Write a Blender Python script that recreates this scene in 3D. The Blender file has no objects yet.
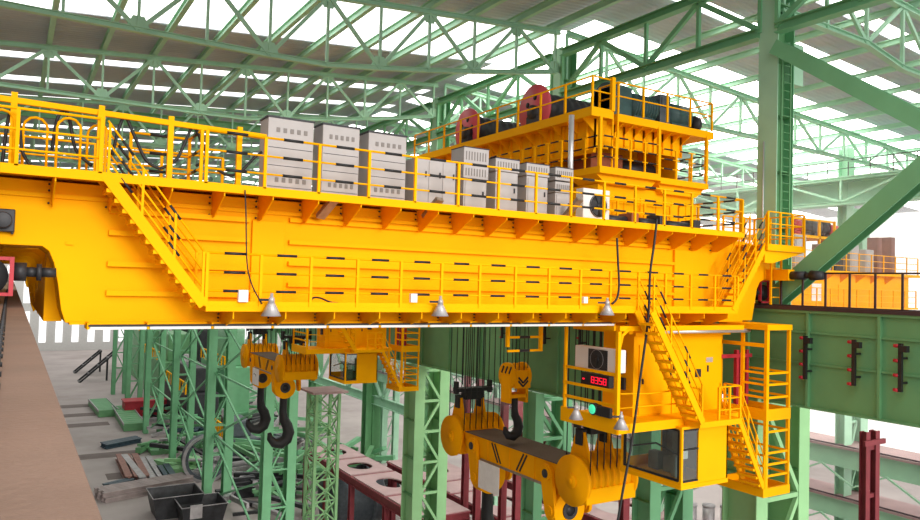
import bpy, bmesh, math, random
from mathutils import Vector, Matrix
random.seed(7)
SC = bpy.context.scene
COL = SC.collection
rad = math.radians

# ------------------------------------------------------------------ camera
FPX, YAW, ROLL, PITCH, EYE = 729.4, rad(31.63), rad(1.61), rad(1.89), Vector((0, 0, 28))
F0 = Vector((math.sin(YAW), math.cos(YAW), 0)); R0 = Vector((math.cos(YAW), -math.sin(YAW), 0)); U0 = Vector((0, 0, 1))
FW = F0 * math.cos(PITCH) + U0 * math.sin(PITCH); UP = U0 * math.cos(PITCH) - F0 * math.sin(PITCH)
XC = R0 * math.cos(ROLL) + UP * math.sin(ROLL); YC = -R0 * math.sin(ROLL) + UP * math.cos(ROLL)
cd = bpy.data.cameras.new('camera'); cam = bpy.data.objects.new('camera', cd); COL.objects.link(cam)
cd.sensor_width = 36; cd.lens = 36 * FPX / 920; cd.clip_start = .05; cd.clip_end = 2000
cam.matrix_world = Matrix(((XC.x, YC.x, -FW.x, 0), (XC.y, YC.y, -FW.y, 0), (XC.z, YC.z, -FW.z, EYE.z), (0, 0, 0, 1)))
SC.camera = cam


def at(px, py, axis, val):
    """the point of the plane axis = val seen at a pixel"""
    q = FW + XC * ((px - 460) / FPX) - YC * ((py - 260) / FPX)
    t = (val - EYE[axis]) / q[axis]
    return EYE + q * t


# ------------------------------------------------------------------ materials
def mat(name, col, rough=.5, metal=0., var=.12, scale=1.5, spec=.4, emit=None, strength=0., bump=0., bscale=20., dirt=None, dirt_amt=.0):
    m = bpy.data.materials.new(name); m.use_nodes = True
    nt = m.node_tree; b = nt.nodes['Principled BSDF']
    b.inputs['Roughness'].default_value = rough; b.inputs['Metallic'].default_value = metal
    b.inputs['Specular IOR Level'].default_value = spec
    tc = nt.nodes.new('ShaderNodeTexCoord')
    n = nt.nodes.new('ShaderNodeTexNoise'); n.inputs['Scale'].default_value = scale; n.inputs['Detail'].default_value = 5
    nt.links.new(tc.outputs['Object'], n.inputs['Vector'])
    r = nt.nodes.new('ShaderNodeValToRGB')
    r.color_ramp.elements[0].position = .3; r.color_ramp.elements[1].position = .7
    a = [max(0, c * (1 - var)) for c in col]; z = [min(1, c * (1 + var)) for c in col]
    r.color_ramp.elements[0].color = (*a, 1); r.color_ramp.elements[1].color = (*z, 1)
    nt.links.new(n.outputs['Fac'], r.inputs['Fac'])
    out = r.outputs['Color']
    if dirt:
        n2 = nt.nodes.new('ShaderNodeTexNoise'); n2.inputs['Scale'].default_value = scale * .35; n2.inputs['Detail'].default_value = 8
        n2.inputs['Roughness'].default_value = .7
        nt.links.new(tc.outputs['Object'], n2.inputs['Vector'])
        r2 = nt.nodes.new('ShaderNodeValToRGB'); r2.color_ramp.elements[0].position = .5; r2.color_ramp.elements[1].position = .75
        r2.color_ramp.elements[0].color = (0, 0, 0, 1); r2.color_ramp.elements[1].color = (dirt_amt,) * 3 + (1,)
        nt.links.new(n2.outputs['Fac'], r2.inputs['Fac'])
        mx = nt.nodes.new('ShaderNodeMixRGB'); mx.inputs['Color2'].default_value = (*dirt, 1)
        nt.links.new(r2.outputs['Color'], mx.inputs['Fac']); nt.links.new(out, mx.inputs['Color1']); out = mx.outputs['Color']
    nt.links.new(out, b.inputs['Base Color'])
    if bump:
        n3 = nt.nodes.new('ShaderNodeTexNoise'); n3.inputs['Scale'].default_value = bscale; n3.inputs['Detail'].default_value = 6
        nt.links.new(tc.outputs['Object'], n3.inputs['Vector'])
        bp = nt.nodes.new('ShaderNodeBump'); bp.inputs['Strength'].default_value = bump; bp.inputs['Distance'].default_value = .03
        nt.links.new(n3.outputs['Fac'], bp.inputs['Height']); nt.links.new(bp.outputs['Normal'], b.inputs['Normal'])
    if emit:
        b.inputs['Emission Color'].default_value = (*emit, 1); b.inputs['Emission Strength'].default_value = strength
    return m


YEL = mat('yellow_paint', (.92, .42, .0), .6, var=.05, scale=.6, spec=.06)
ORG = mat('amber_paint', (.90, .375, .0), .6, var=.07, scale=1.0, spec=.06)
BLK = mat('black_rubber', (.012, .012, .013), .55, var=.3)
DRK = mat('dark_steel', (.035, .036, .04), .5, .3, var=.3)
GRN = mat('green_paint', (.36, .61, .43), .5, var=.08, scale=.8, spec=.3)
DGR = mat('deep_green_and_shade', (.13, .32, .145), .5, var=.08, scale=.8, spec=.3)  # deep green steel; on the column recesses it is shade put into colour
MGR = mat('mid_green_and_shade', (.17, .43, .225), .5, var=.08, scale=.8, spec=.3)  # mid green steel; on the rear column flange it is painted shade
LGR = mat('light_green_paint', (.27, .52, .25), .5, var=.08, scale=.8, spec=.3)
MAR = mat('maroon_primer', (.20, .026, .035), .6, var=.15)
PNK = mat('dusty_primer_plate', (.44, .30, .30), .8, var=.10, scale=.7)
GRY = mat('light_grey_enamel', (.40, .375, .37), .45, var=.04, scale=3)
GRV = mat('grey_vent', (.20, .18, .17), .6, var=.1)
WHT = mat('white_paint', (.78, .76, .74), .5, var=.03)
PAP = mat('white_paper', (.80, .78, .76), .8, var=.05, scale=4)
STL = mat('bare_steel', (.34, .27, .21), .5, .5, var=.2, scale=6)
ALU = mat('aluminium', (.62, .62, .63), .35, .6, var=.08)
RED = mat('red_paint', (.62, .075, .10), .5, var=.08)
DRD = mat('dark_red_paint', (.42, .02, .035), .5, var=.12)
ROP = mat('wire_rope', (.025, .03, .028), .6, .2, var=.2)
BGR = mat('blue_grey_paint', (.075, .09, .105), .5, .2, var=.2, scale=3)
TEA = mat('dark_teal_paint', (.03, .075, .075), .5, var=.2, scale=3)
LMP = mat('grey_lamp_metal', (.45, .43, .44), .4, .3, var=.08)
DCK = mat('dusty_top_plate', (.12, .085, .06), .85, var=.15, scale=1.3)
LED = mat('red_digits', (.3, .0, .01), .5, emit=(1, .01, .04), strength=1.4)
GLW = mat('green_signal_lens', (.03, .35, .2), .3, emit=(.08, .9, .45), strength=.75)
LEDGE = mat('weathered_brown_ledge', (.21, .135, .10), .85, var=.12, scale=1.2, bump=.35, bscale=30, dirt=(.22, .13, .09), dirt_amt=.6)
FLOOR = mat('dusty_concrete', (.36, .315, .30), .7, var=.14, scale=.12, dirt=(.22, .18, .16), dirt_amt=.8)
PIT = mat('pit_concrete', (.16, .13, .12), .9, var=.2, scale=.3)
TRK = mat('dark_rail_steel', (.05, .03, .035), .6, .2, var=.25)
INT = mat('cabin_lining', (.20, .21, .20), .6, var=.3, scale=2)
BRN = mat('rust_brown_box', (.30, .085, .03), .6, var=.2)
TIN = mat('grey_tin', (.36, .34, .35), .5, .3, var=.2)
RUST = mat('brown_section_steel', (.26, .13, .105), .7, var=.2, scale=2)
SEC = mat('grey_brown_section', (.33, .27, .26), .6, .1, var=.2, scale=1)
DBL = mat('dark_blue_steel', (.045, .075, .10), .5, .2, var=.2)
PALEW = mat('pale_cladding', (.36, .36, .35), .6, var=.05)


def roof_mat():
    m = mat('roof_sheet', (.44, .47, .53), .6, var=.06, scale=.3)
    nt = m.node_tree; b = nt.nodes['Principled BSDF']
    tc = nt.nodes.new('ShaderNodeTexCoord'); w = nt.nodes.new('ShaderNodeTexWave'); w.bands_direction = 'Y'
    w.inputs['Scale'].default_value = .9; nt.links.new(tc.outputs['Object'], w.inputs['Vector'])
    bp = nt.nodes.new('ShaderNodeBump'); bp.inputs['Strength'].default_value = .6; bp.inputs['Distance'].default_value = .06
    nt.links.new(w.outputs['Fac'], bp.inputs['Height']); nt.links.new(bp.outputs['Normal'], b.inputs['Normal'])
    return m


ROOF = roof_mat()


def emis(name, col, s):
    m = bpy.data.materials.new(name); m.use_nodes = True; nt = m.node_tree; nt.nodes.clear()
    e = nt.nodes.new('ShaderNodeEmission'); o = nt.nodes.new('ShaderNodeOutputMaterial')
    e.inputs['Color'].default_value = (*col, 1); e.inputs['Strength'].default_value = s
    nt.links.new(e.outputs[0], o.inputs[0]); return m


SKY1 = emis('skylight_panel', (1, .985, .96), 2.6)
SKY2 = emis('skylight_panel_bright', (1, .97, .92), 5.5)
SKY_FILL = emis('added_fill_skylight', (1, .975, .94), 3.0)  # glow of an unseen roof panel added to brighten the girder
WIN = emis('translucent_wall_panel', (1, .99, .98), 1.5)


def glass_mat():
    m = bpy.data.materials.new('tinted_cab_glass'); m.use_nodes = True; nt = m.node_tree; nt.nodes.clear()
    t = nt.nodes.new('ShaderNodeBsdfTransparent'); t.inputs[0].default_value = (.78, .84, .83, 1)
    g = nt.nodes.new('ShaderNodeBsdfGlossy'); g.inputs['Roughness'].default_value = .03
    x = nt.nodes.new('ShaderNodeMixShader'); o = nt.nodes.new('ShaderNodeOutputMaterial')
    x.inputs[0].default_value = .1; nt.links.new(t.outputs[0], x.inputs[1]); nt.links.new(g.outputs[0], x.inputs[2])
    nt.links.new(x.outputs[0], o.inputs[0]); return m


GLS = glass_mat()


# ------------------------------------------------------------------ mesh builder
class MB:
    def __init__(s): s.v = []; s.f = []; s.m = []; s.s = []

    def add(s, vs, fs, m=0, smooth=False):
        o = len(s.v); s.v += [Vector(v) for v in vs]
        for f in fs: s.f.append([i + o for i in f]); s.m.append(m); s.s.append(smooth)
        return s

    def box(s, a, b, m=0):
        x0, y0, z0 = (min(a[i], b[i]) for i in range(3)); x1, y1, z1 = (max(a[i], b[i]) for i in range(3))
        return s.add([(x0, y0, z0), (x1, y0, z0), (x1, y1, z0), (x0, y1, z0), (x0, y0, z1), (x1, y0, z1), (x1, y1, z1), (x0, y1, z1)],
                     [(0, 3, 2, 1), (4, 5, 6, 7), (0, 1, 5, 4), (1, 2, 6, 5), (2, 3, 7, 6), (3, 0, 4, 7)], m)

    def bar(s, p, q, w, h=None, m=0, up=None):
        """beam of rectangular section; h is measured along `up`"""
        p = Vector(p); q = Vector(q); h = w if h is None else h
        d = (q - p).normalized(); u = Vector(up) if up else (Vector((0, 0, 1)) if abs(d.z) < .95 else Vector((0, 1, 0)))
        sd = d.cross(u).normalized(); u = sd.cross(d).normalized()
        c = [(-w / 2, -h / 2), (w / 2, -h / 2), (w / 2, h / 2), (-w / 2, h / 2)]
        vs = [e + sd * a + u * b for e in (p, q) for a, b in c]
        return s.add(vs, [(0, 1, 2, 3), (7, 6, 5, 4), (0, 4, 5, 1), (1, 5, 6, 2), (2, 6, 7, 3), (3, 7, 4, 0)], m)

    def hbeam(s, p, q, w, h, up=(0, 0, 1), t=.03, m=0):
        """H section: flanges of width w, h apart along up"""
        p = Vector(p); q = Vector(q); d = (q - p).normalized()
        u = Vector(up); sd = d.cross(u).normalized(); u = sd.cross(d).normalized()
        for k in (-1, 1): s.bar(p + u * k * (h - t) / 2, q + u * k * (h - t) / 2, w, t, m, up)
        return s.bar(p, q, t, h - 2 * t, m, up)

    def path(s, pts, r, n=6, m=0, caps=True, closed=False):
        P = [Vector(p) for p in pts]; vs = []; fs = []; N = len(P); pu = None
        for i, p in enumerate(P):
            a = P[i - 1] if (i or closed) else P[0]; b = P[(i + 1) % N] if (i < N - 1 or closed) else P[-1]
            d = (b - a).normalized()
            if pu is None: pu = Vector((0, 0, 1)) if abs(d.z) < .9 else Vector((1, 0, 0))
            sd = d.cross(pu)
            if sd.length < 1e-4: sd = d.orthogonal()
            sd.normalize(); u = sd.cross(d).normalized(); pu = u
            rr = r[i] if isinstance(r, (list, tuple)) else r
            vs += [p + (sd * math.cos(2 * math.pi * k / n) + u * math.sin(2 * math.pi * k / n)) * rr for k in range(n)]
        for i in range(N if closed else N - 1):
            j = (i + 1) % N
            for k in range(n): fs.append((i * n + k, i * n + (k + 1) % n, j * n + (k + 1) % n, j * n + k))
        if caps and not closed: fs += [tuple(range(n))[::-1], tuple((N - 1) * n + k for k in range(n))]
        return s.add(vs, fs, m, True)

    def tube(s, p, q, r, n=8, m=0, r2=None):
        return s.path([p, q], [r, r if r2 is None else r2], n, m)

    def prism(s, poly, ax, a, b, m=0):
        """poly in the two other axes (cyclic-free order), extruded along ax from a to b"""
        oth = [i for i in range(3) if i != ax]; vs = []
        for c in (a, b):
            for p in poly:
                v = [0, 0, 0]; v[ax] = c; v[oth[0]] = p[0]; v[oth[1]] = p[1]; vs.append(v)
        n = len(poly)
        return s.add(vs, [tuple(range(n)), tuple(range(n, 2 * n))[::-1]] + [(i, n + i, n + (i + 1) % n, (i + 1) % n) for i in range(n)], m)

    def ring(s, c, ax, r0, r1, a, b, n=24, m=0):
        """annular plate about c, between a and b along ax"""
        oth = [i for i in range(3) if i != ax]; vs = []
        for k in range(n):
            for rr in (r0, r1):
                for z in (a, b):
                    v = [0, 0, 0]; v[ax] = z; v[oth[0]] = c[0] + rr * math.cos(2 * math.pi * k / n); v[oth[1]] = c[1] + rr * math.sin(2 * math.pi * k / n); vs.append(v)
        fs = []
        for k in range(n):
            i = k * 4; j = ((k + 1) % n) * 4
            fs += [(i, j, j + 2, i + 2), (i + 1, i + 3, j + 3, j + 1), (i, i + 1, j + 1, j), (i + 2, j + 2, j + 3, i + 3)]
        return s.add(vs, fs, m)

    def lathe(s, prof, c, n=20, m=0):
        c = Vector(c); vs = []; fs = []
        for r, z in prof:
            vs += [c + Vector((r * math.cos(2 * math.pi * k / n), r * math.sin(2 * math.pi * k / n), z)) for k in range(n)]
        for i in range(len(prof) - 1):
            for k in range(n): fs.append((i * n + k, i * n + (k + 1) % n, (i + 1) * n + (k + 1) % n, (i + 1) * n + k))
        return s.add(vs, fs, m, True)

    def build(s, name, mats, parent=None, loc=None, bevel=0):
        base = Vector(loc) if loc is not None else (base_of(parent) if parent else Vector((0, 0, 0)))
        me = bpy.data.meshes.new(name)
        me.from_pydata([tuple(v - base) for v in s.v], [], s.f)
        for m in (mats if isinstance(mats, (list, tuple)) else [mats]): me.materials.append(m)
        me.polygons.foreach_set('material_index', s.m); me.polygons.foreach_set('use_smooth', s.s)
        bm = bmesh.new(); bm.from_mesh(me); bmesh.ops.recalc_face_normals(bm, faces=bm.faces); bm.to_mesh(me); bm.free()
        o = bpy.data.objects.new(name, me); COL.objects.link(o)
        if parent: o.parent = parent
        else: o.location = base
        if bevel:
            bv = o.modifiers.new('Bevel', 'BEVEL'); bv.width = bevel; bv.segments = 2; bv.limit_method = 'ANGLE'; bv.angle_limit = rad(50)
        return o


def base_of(o):
    v = Vector((0, 0, 0))
    while o: v += Vector(o.location); o = o.parent
    return v


def tag(o, label=None, cat=None, group=None, kind=None):
    if label: o['label'] = label
    if cat: o['category'] = cat
    if group: o['group'] = group
    if kind: o['kind'] = kind
    return o


def thing(name, label, cat, loc, group=None):
    o = bpy.data.objects.new(name, None); COL.objects.link(o); o.location = loc; o.empty_display_size = .3
    return tag(o, label, cat, group, 'thing')


def single(mb, name, mats, label, cat, loc, group=None, bevel=0):
    return tag(mb.build(name, mats, None, loc, bevel), label, cat, group, 'thing')


def copy_tree(o, delta=None, label=None, parent=None, swap=None):
    c = o.copy(); COL.objects.link(c); c.parent = parent
    if delta is not None: c.location = Vector(o.location) + Vector(delta)
    if label: c['label'] = label
    for ch in [x for x in KIDS(o)]: copy_tree(ch, None, None, c)
    return c


def KIDS(o): return [x for x in bpy.data.objects if x.parent == o]


def struct(mb, name, mats, label=None):
    return tag(mb.build(name, mats), label, None, None, 'structure')


# ------------------------------------------------------------------ shared part builders
def guardrail(parent, pts, h=1.03, step=1.08, bands=True, fr=(1, .64, .29), r=.026, mats=None, post=.06, name='guardrail', toe=0, skip_ends=False):
    """rails as one part with black sleeves, every post a sub-part"""
    mats = mats or [YEL, BLK]; P = [Vector(p) for p in pts]; g = MB(); posts = []
    for i in range(len(P) - 1):
        a, b = P[i], P[i + 1]; L = (b - a).length; n = max(1, round(L / step))
        for k in range(n + 1):
            if k == 0 and i > 0: continue
            posts.append(a.lerp(b, k / n))
        for j, f in enumerate(fr):
            up = Vector((0, 0, h * f)); g.path([a + up, b + up], r if j == 0 else r * .85, 6)
            if bands:
                for k in range(n):
                    c = (k + .5) / n; w = min(.21, .3 * L / n) / L
                    g.path([a.lerp(b, c - w) + up, a.lerp(b, c + w) + up], r * 1.25, 6, 1)
        if toe:
            g.bar(a + Vector((0, 0, toe / 2)), b + Vector((0, 0, toe / 2)), .012, toe)
    o = g.build(name, mats, parent)
    for p in posts:
        MB().bar(p, p + Vector((0, 0, h)), post, post).build('post', mats[0], o)
    return o


def stair(parent, top, bot, side, n, rails=True, mats=None, bands=True, nm='stair', sw=.2):
    """stringers with treads as sub-parts; side is the vector across the flight"""
    mats = mats or [YEL, BLK]; T = Vector(top); B = Vector(bot); S = Vector(side); m = MB()
    for k in (0, 1): m.bar(T + S * k, B + S * k, .05, sw)
    o = m.build(nm, mats, parent)
    d = B - T; run = Vector((d.x, d.y, 0)).normalized()
    for i in range(1, n):
        c = T.lerp(B, i / n)
        MB().add([c + S * a + run * b + Vector((0, 0, z)) for z in (-.13, -.06) for a, b in ((0, -.12), (1, -.12), (1, .13), (0, .13))],
                 [(0, 1, 2, 3), (7, 6, 5, 4), (0, 4, 5, 1), (1, 5, 6, 2), (2, 6, 7, 3), (3, 7, 4, 0)]).build('tread', mats[0], o)
    if rails:
        for k in (0, 1):
            h = MB(); e = S * k
            for z in (1.0, .62, .3):
                h.path([T + e + Vector((0, 0, z)), B + e + Vector((0, 0, z))], .02, 6)
                if bands:
                    for a, b in ((.14, .25), (.62, .73)):
                        h.path([T.lerp(B, a) + e + Vector((0, 0, z)), T.lerp(B, b) + e + Vector((0, 0, z))], .026, 6, 1)
            for f in (.02, .35, .68, .98):
                c = T.lerp(B, f) + e; h.bar(c, c + Vector((0, 0, 1.0)), .045)
            h.build('handrail', mats, o)
    return o


def gussets(parent, xs, y0, y1, ztop, dep, name='bracket', m=None):
    """triangular brackets under a deck, each with its row of bolts"""
    for x in xs:
        g = MB().prism([(y1, ztop), (y0, ztop), (y0, ztop - .15), (y1 - .25, ztop - dep), (y1, ztop - dep)], 0, x - .012, x + .012)
        for k in range(4):
            z = ztop - .1 - k * (dep - .16) / 3
            g.tube((x - .055, y1 - .012, z), (x - .055, y1 - .045, z), .02, 6, 1)
        g.build(name, [m or YEL, DRK], parent)


Z = Vector((0, 0, 1))
# ================================================================== SETTING
struct(MB().box((-60, -20, -.3), (140, 420, 0)), 'floor', FLOOR)
pit = 0
for (y0, y1, x0, x1) in ((123.5, 127, 9.2, 18.5), (110, 113.5, 12.5, 21), (150, 153.5, 8, 17), (161, 164.5, 8, 17), (172, 176, 8, 17)):
    pit += 1; struct(MB().box((x0, y0, 0), (x1, y1, .03)), 'trim_%d' % pit, PIT)


def roof_z(x): return 39.45 + .082 * x if x < 24.5 else 41.46 - .07 * (x - 24.5)


strips1 = [(-3, 7.5), (29.5, 36.6)] + [(44.2 + 5.4 * k, 45.5 + 5.4 * k) for k in range(22)]  # first band is an unseen skylight, added to light the crane front
strips2 = [(14.4, 15.2), (18.4, 19.3), (22.4, 23.4), (27.5, 41)] + [(46 + 6 * k, 48.2 + 6 * k) for k in range(18)]
r = MB(); w = 0
for X0, X1, strips, mt, ystart in ((-12, 24.5, strips1, SKY1, -8), (24.5, 84, strips2, SKY2, -8)):
    cur = ystart
    for (a, b) in strips + [(166, 166)]:
        if a > cur:
            r.add([(X0, cur, roof_z(X0)), (X1, cur, roof_z(X1 - .001)), (X1, a, roof_z(X1 - .001)), (X0, a, roof_z(X0)),
                   (X0, cur, roof_z(X0) + .12), (X1, cur, roof_z(X1 - .001) + .12), (X1, a, roof_z(X1 - .001) + .12), (X0, a, roof_z(X0) + .12)],
                  [(0, 1, 2, 3), (7, 6, 5, 4), (0, 4, 5, 1), (1, 5, 6, 2), (2, 6, 7, 3), (3, 7, 4, 0)])
        if b > a:
            w += 1
            zz = .05
            struct(MB().add([(X0, a, roof_z(X0) + zz), (X1, a, roof_z(X1 - .001) + zz), (X1, b, roof_z(X1 - .001) + zz), (X0, b, roof_z(X0) + zz)], [(0, 1, 2, 3)]),
                   'window_%d' % w, SKY_FILL if a < 0 else mt)
        cur = b
struct(r, 'ceiling', ROOF)
# far end wall with tall translucent panels
wl = MB().box((-60, 300, 0), (150, 300.5, 34)); struct(wl, 'wall_back', PALEW)
for k in range(22):
    x = -6 + k * 5.2; w += 1
    struct(MB().box((x, 299.7, 3), (x + 2.2, 299.9, 14)).box((x, 299.7, 17), (x + 2.2, 299.9, 30)), 'window_%d' % w, WIN)

struct(MB().box((-16, -30, 0), (-15.6, 300, 38)), 'wall_left_light_block', PALEW)  # unseen wall, added to block ambient light from the left

# ================================================================== LEFT RUNWAY (where the camera leans)
lg = MB().box((-4.5, -3, 26.2), (.235, 210, 27.35)); lg.prism([(-.02, 27.36), (-.34, 27.36)] + [(-.34, 27.35), (-.02, 27.35)], 1, -3, 210)
single(lg, 'runway_ledge', LEDGE, 'broad brown dusty ledge along the left edge carrying the crane rail', 'ledge', (-1.5, 100, 26.2))
rl = MB().box((-.42, -3, 27.36), (-.08, 210, 27.40)).box((-.26, -3, 27.4), (-.20, 210, 27.50)).box((-.285, -3, 27.50), (-.175, 210, 27.55))
rail_t = thing('crane_rail', 'steel crane rail with a row of clip bolts on the left brown ledge', 'rail', (-.42, 60, 27.36))
rl.build('rail', STL, rail_t)
for k in range(46):
    y = 3.6 + .55 * k
    b = MB().tube((-.05, y, 27.355), (-.05, y, 27.42), .022, 8).tube((-.05, y, 27.36), (-.05, y, 27.39), .036, 6)
    b.build('clip_bolt', DRK, rail_t)

# ================================================================== ROOF STEEL
def tx(i): return -1.2 + 2.37 * i            # panel points, 0..10 -> -1.2..22.5
def ttop(x): return 38.77 + .082 * x
def tbot(x):
    if x < 10.3: return 36.75
    u = (x - 10.3) / 12.2
    return 36.75 + 1.87 * (.75 * u + .25 * u * u)


def make_truss(y, label):
    t = thing('roof_truss', label, 'truss', (10.65, y, 36.75), 'roof trusses of the main bay')
    xs = [tx(i) for i in range(11)]
    m = MB()
    m.hbeam((xs[0], y, ttop(xs[0])), (xs[10] + .3, y, ttop(xs[10] + .3)), .24, .22); m.build('top_chord', GRN, t)
    m = MB()
    for i in range(10): m.hbeam((xs[i], y, tbot(xs[i])), (xs[i + 1], y, tbot(xs[i + 1])), .22, .2)
    m.build('bottom_chord', GRN, t)
    for i in range(11):
        MB().bar((xs[i], y, tbot(xs[i])), (xs[i], y, ttop(xs[i])), .10, .13).build('vertical', GRN, t)
    for i in range(10):
        a, b = (i, i + 1) if i % 2 == 0 else (i + 1, i)
        # diagonals meet the bottom chord on even points
        MB().bar((xs[a], y, tbot(xs[a])), (xs[b], y, ttop(xs[b])), .11, .15).build('diagonal', GRN, t)
    for i in range(0, 11):
        x = xs[i]; zb = tbot(x) if i % 2 == 0 else ttop(x); s = 1 if i % 2 == 0 else -1
        MB().prism([(x - .42, zb), (x + .42, zb), (x + .2, zb + s * .5), (x - .2, zb + s * .5)], 1, y - .02, y + .02).build('gusset_plate', GRN, t)
    return t


ORD = ['first', 'second', 'third', 'fourth', 'fifth', 'sixth', 'seventh', 'eighth', 'ninth', 'tenth', 'eleventh', 'twelfth']
tr0 = make_truss(28.1, 'green roof truss with raised lower chord, nearest to the camera in the main bay')
for k in range(1, 9):
    copy_tree(tr0, (0, 12.2 * k, 0), 'green roof truss across the main bay, %s back from the camera' % ORD[k])


def btop(x): return 40.8 - .07 * (x - 23)
def bbot(x): return 38.2 - .02 * (x - 23) if x < 30 else 37.6 - .02 * (x - 30)


def make_truss_b(y, label):
    t = thing('side_bay_truss', label, 'truss', (37, y, 37.5), 'roof trusses of the next bay')
    xs = [23.4 + 2.7 * i for i in range(16)]; m = MB()
    m.hbeam((xs[0], y, btop(xs[0])), (xs[15], y, btop(xs[15])), .28, .26); m.build('top_chord', GRN, t)
    m = MB(); [m.hbeam((xs[i], y, bbot(xs[i])), (xs[i + 1], y, bbot(xs[i + 1])), .26, .22) for i in range(15)]; m.build('bottom_chord', GRN, t)
    for i in range(16): MB().bar((xs[i], y, bbot(xs[i])), (xs[i], y, btop(xs[i])), .12, .14).build('vertical', GRN, t)
    for i in range(15):
        a, b = (i, i + 1) if i % 2 == 0 else (i + 1, i)
        MB().bar((xs[a], y, bbot(xs[a])), (xs[b], y, btop(xs[b])), .12, .16).build('diagonal', GRN, t)
    return t


tb0 = make_truss_b(16.2, 'green roof truss of the next bay at the upper right, nearest')
for k in range(1, 10):
    copy_tree(tb0, (0, 12.1 * k, 0), 'green roof truss across the next bay beyond the tall column, %s back' % ORD[k])

# beams along the hall on top of the trusses
for i in range(11):
    x = tx(i); z = ttop(x) + .30
    single(MB().hbeam((x, 9.5, z), (x, 150, z), .22, .34), 'roof_beam', GRN,
           'long green roof beam running down the hall on the trusses, %s from the left' % ORD[i], 'beam', (x, 88, z), 'roof beams of the main bay')
for i in range(11):
    x = 25.4 + 3.4 * i; z = btop(x) + .26
    single(MB().hbeam((x, 9.5, z), (x, 140, z), .2, .30), 'side_bay_roof_beam', GRN,
           'green roof beam running down the next bay, %s out from the tall column' % ORD[i], 'beam', (x, 75, z), 'roof beams of the next bay')
# wide plate girder under the far roof
single(MB().hbeam((-4, 52.6, 38.0), (22.4, 52.6, 38.9), .3, .95, t=.05), 'plate_girder', DGR, 'wide dark green plate girder crossing under the far roof', 'girder', (9, 52.6, 38.6))

# ================================================================== COLUMNS OF THE RIGHT ROW
def upper_column(t, y, near, ztop=39.9, dy=.78, x0=22.8):  # one green steel; recess and rear are darkened, shade put into colour
    m = MB(); x1 = x0 + .95; a, b = y - dy / 2, y + dy / 2
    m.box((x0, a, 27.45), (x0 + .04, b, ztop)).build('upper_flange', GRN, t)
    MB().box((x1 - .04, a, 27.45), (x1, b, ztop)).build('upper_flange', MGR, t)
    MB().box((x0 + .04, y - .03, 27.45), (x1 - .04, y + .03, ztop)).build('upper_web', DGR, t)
    if near:
        for k in range(0, 12, 2): MB().box((x0 + .04, a + .03, 28.3 + k), (x1 - .04, y - .03, 28.34 + k)).build('stiffener', DGR, t)


def lower_column(t, y, x0=21.5, gap=1.75, w=.68, dep=1.15, ztop=24.4, m1=LGR, pan=1.9, near=True):
    for k in (0, 1):
        x = x0 + k * (gap + 0.0); m = MB()
        a, b = y - dep / 2, y + dep / 2
        m.box((x, a, 0), (x + w, a + .05, ztop)).box((x, b - .05, 0), (x + w, b, ztop)).box((x + w / 2 - .03, a + .05, 0), (x + w / 2 + .03, b - .05, ztop))
        leg = m.build('leg', m1, t)
        for j in range(int(ztop / 2.3)):
            if near: MB().box((x + .02, a + .05, 1 + j * 2.3), (x + w - .02, b - .05, 1.03 + j * 2.3)).build('stiffener', DGR, leg)
    n = int(ztop / pan)
    for yy in (y - dep / 2 + .09, y + dep / 2 - .09):
        lc = MB()
        for j in range(n):
            z = ztop - .3 - j * pan
            lc.bar((x0 + w, yy, z), (x0 + gap, yy, z), .14, .16)
            p, q = (x0 + w - .1, x0 + gap + .1) if j % 2 == 0 else (x0 + gap + .1, x0 + w - .1)
            if z - pan > 0: lc.bar((p, yy, z), (q, yy, z - pan), .14, .16)
        lc.build('lacing', m1, t)


col_specs = [(16.35, 'tall green column standing beside the right end of the yellow crane', 1),
             (28.3, 'green column rising behind the black rope drums on the trolley', 1),
             (40.6, 'pale green laced column, its double legs standing between hook pair and lifting beam', 1),
             (69.5, 'green laced column standing right behind the black double hooks', 0),
             (93.2, 'green laced column with wide leg beside the grey ring on the floor', 0),
             (115, 'green laced column behind the stacked pipes on the floor', 0),
             (140, 'green laced column further back, above the green mats on the floor', 0),
             (164, 'slim green laced column, second farthest down the hall', 0),
             (188, 'slim green laced column, farthest down the hall', 0)]
for i, (y, lab, near) in enumerate(col_specs):
    t = thing('laced_column', lab, 'column', (22.6, y, 0), 'columns of the right row')
    upper_column(t, y, near)
    if i == 0: lower_column(t, 16.5, x0=21.75, gap=2.35, w=.6, dep=1.4, pan=3.2)
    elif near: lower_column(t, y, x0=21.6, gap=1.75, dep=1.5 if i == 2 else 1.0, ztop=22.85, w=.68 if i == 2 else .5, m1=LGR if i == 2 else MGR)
    else: lower_column(t, y, x0=21.2, gap=2.35, w=1.0 if i == 4 else .85, dep=1.2, pan=3.6, near=False, m1=MGR)
    if i == 0:   # ladder rungs on the dark side and a thin conduit
        ld = MB()
        for k in range(2): ld.bar((23.0 + .5 * k, 15.93, 29), (23.0 + .5 * k, 15.93, 36.3), .05)
        lo = ld.build('ladder', DGR, t)
        for k in range(24): MB().tube((23.0, 15.93, 29.2 + .3 * k), (23.5, 15.93, 29.2 + .3 * k), .015, 5).build('rung', DGR, lo)
        MB().tube((22.76, 16.45, 28), (22.76, 16.45, 33.4), .03, 6).build('conduit', ALU, t)
        MB().box((23.7, 16.1, 35.6), (24.5, 16.6, 37.1)).build('head_bracket', GRN, t)

t = thing('laced_column', 'green laced column under the runway, seen just below the glass cab', 'column', (22.6, 21.4, 0), 'columns of the right row')
lower_column(t, 21.4, x0=22.1, gap=1.9, w=.6, dep=1.0, ztop=22.85, pan=2.6, m1=MGR)

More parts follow.
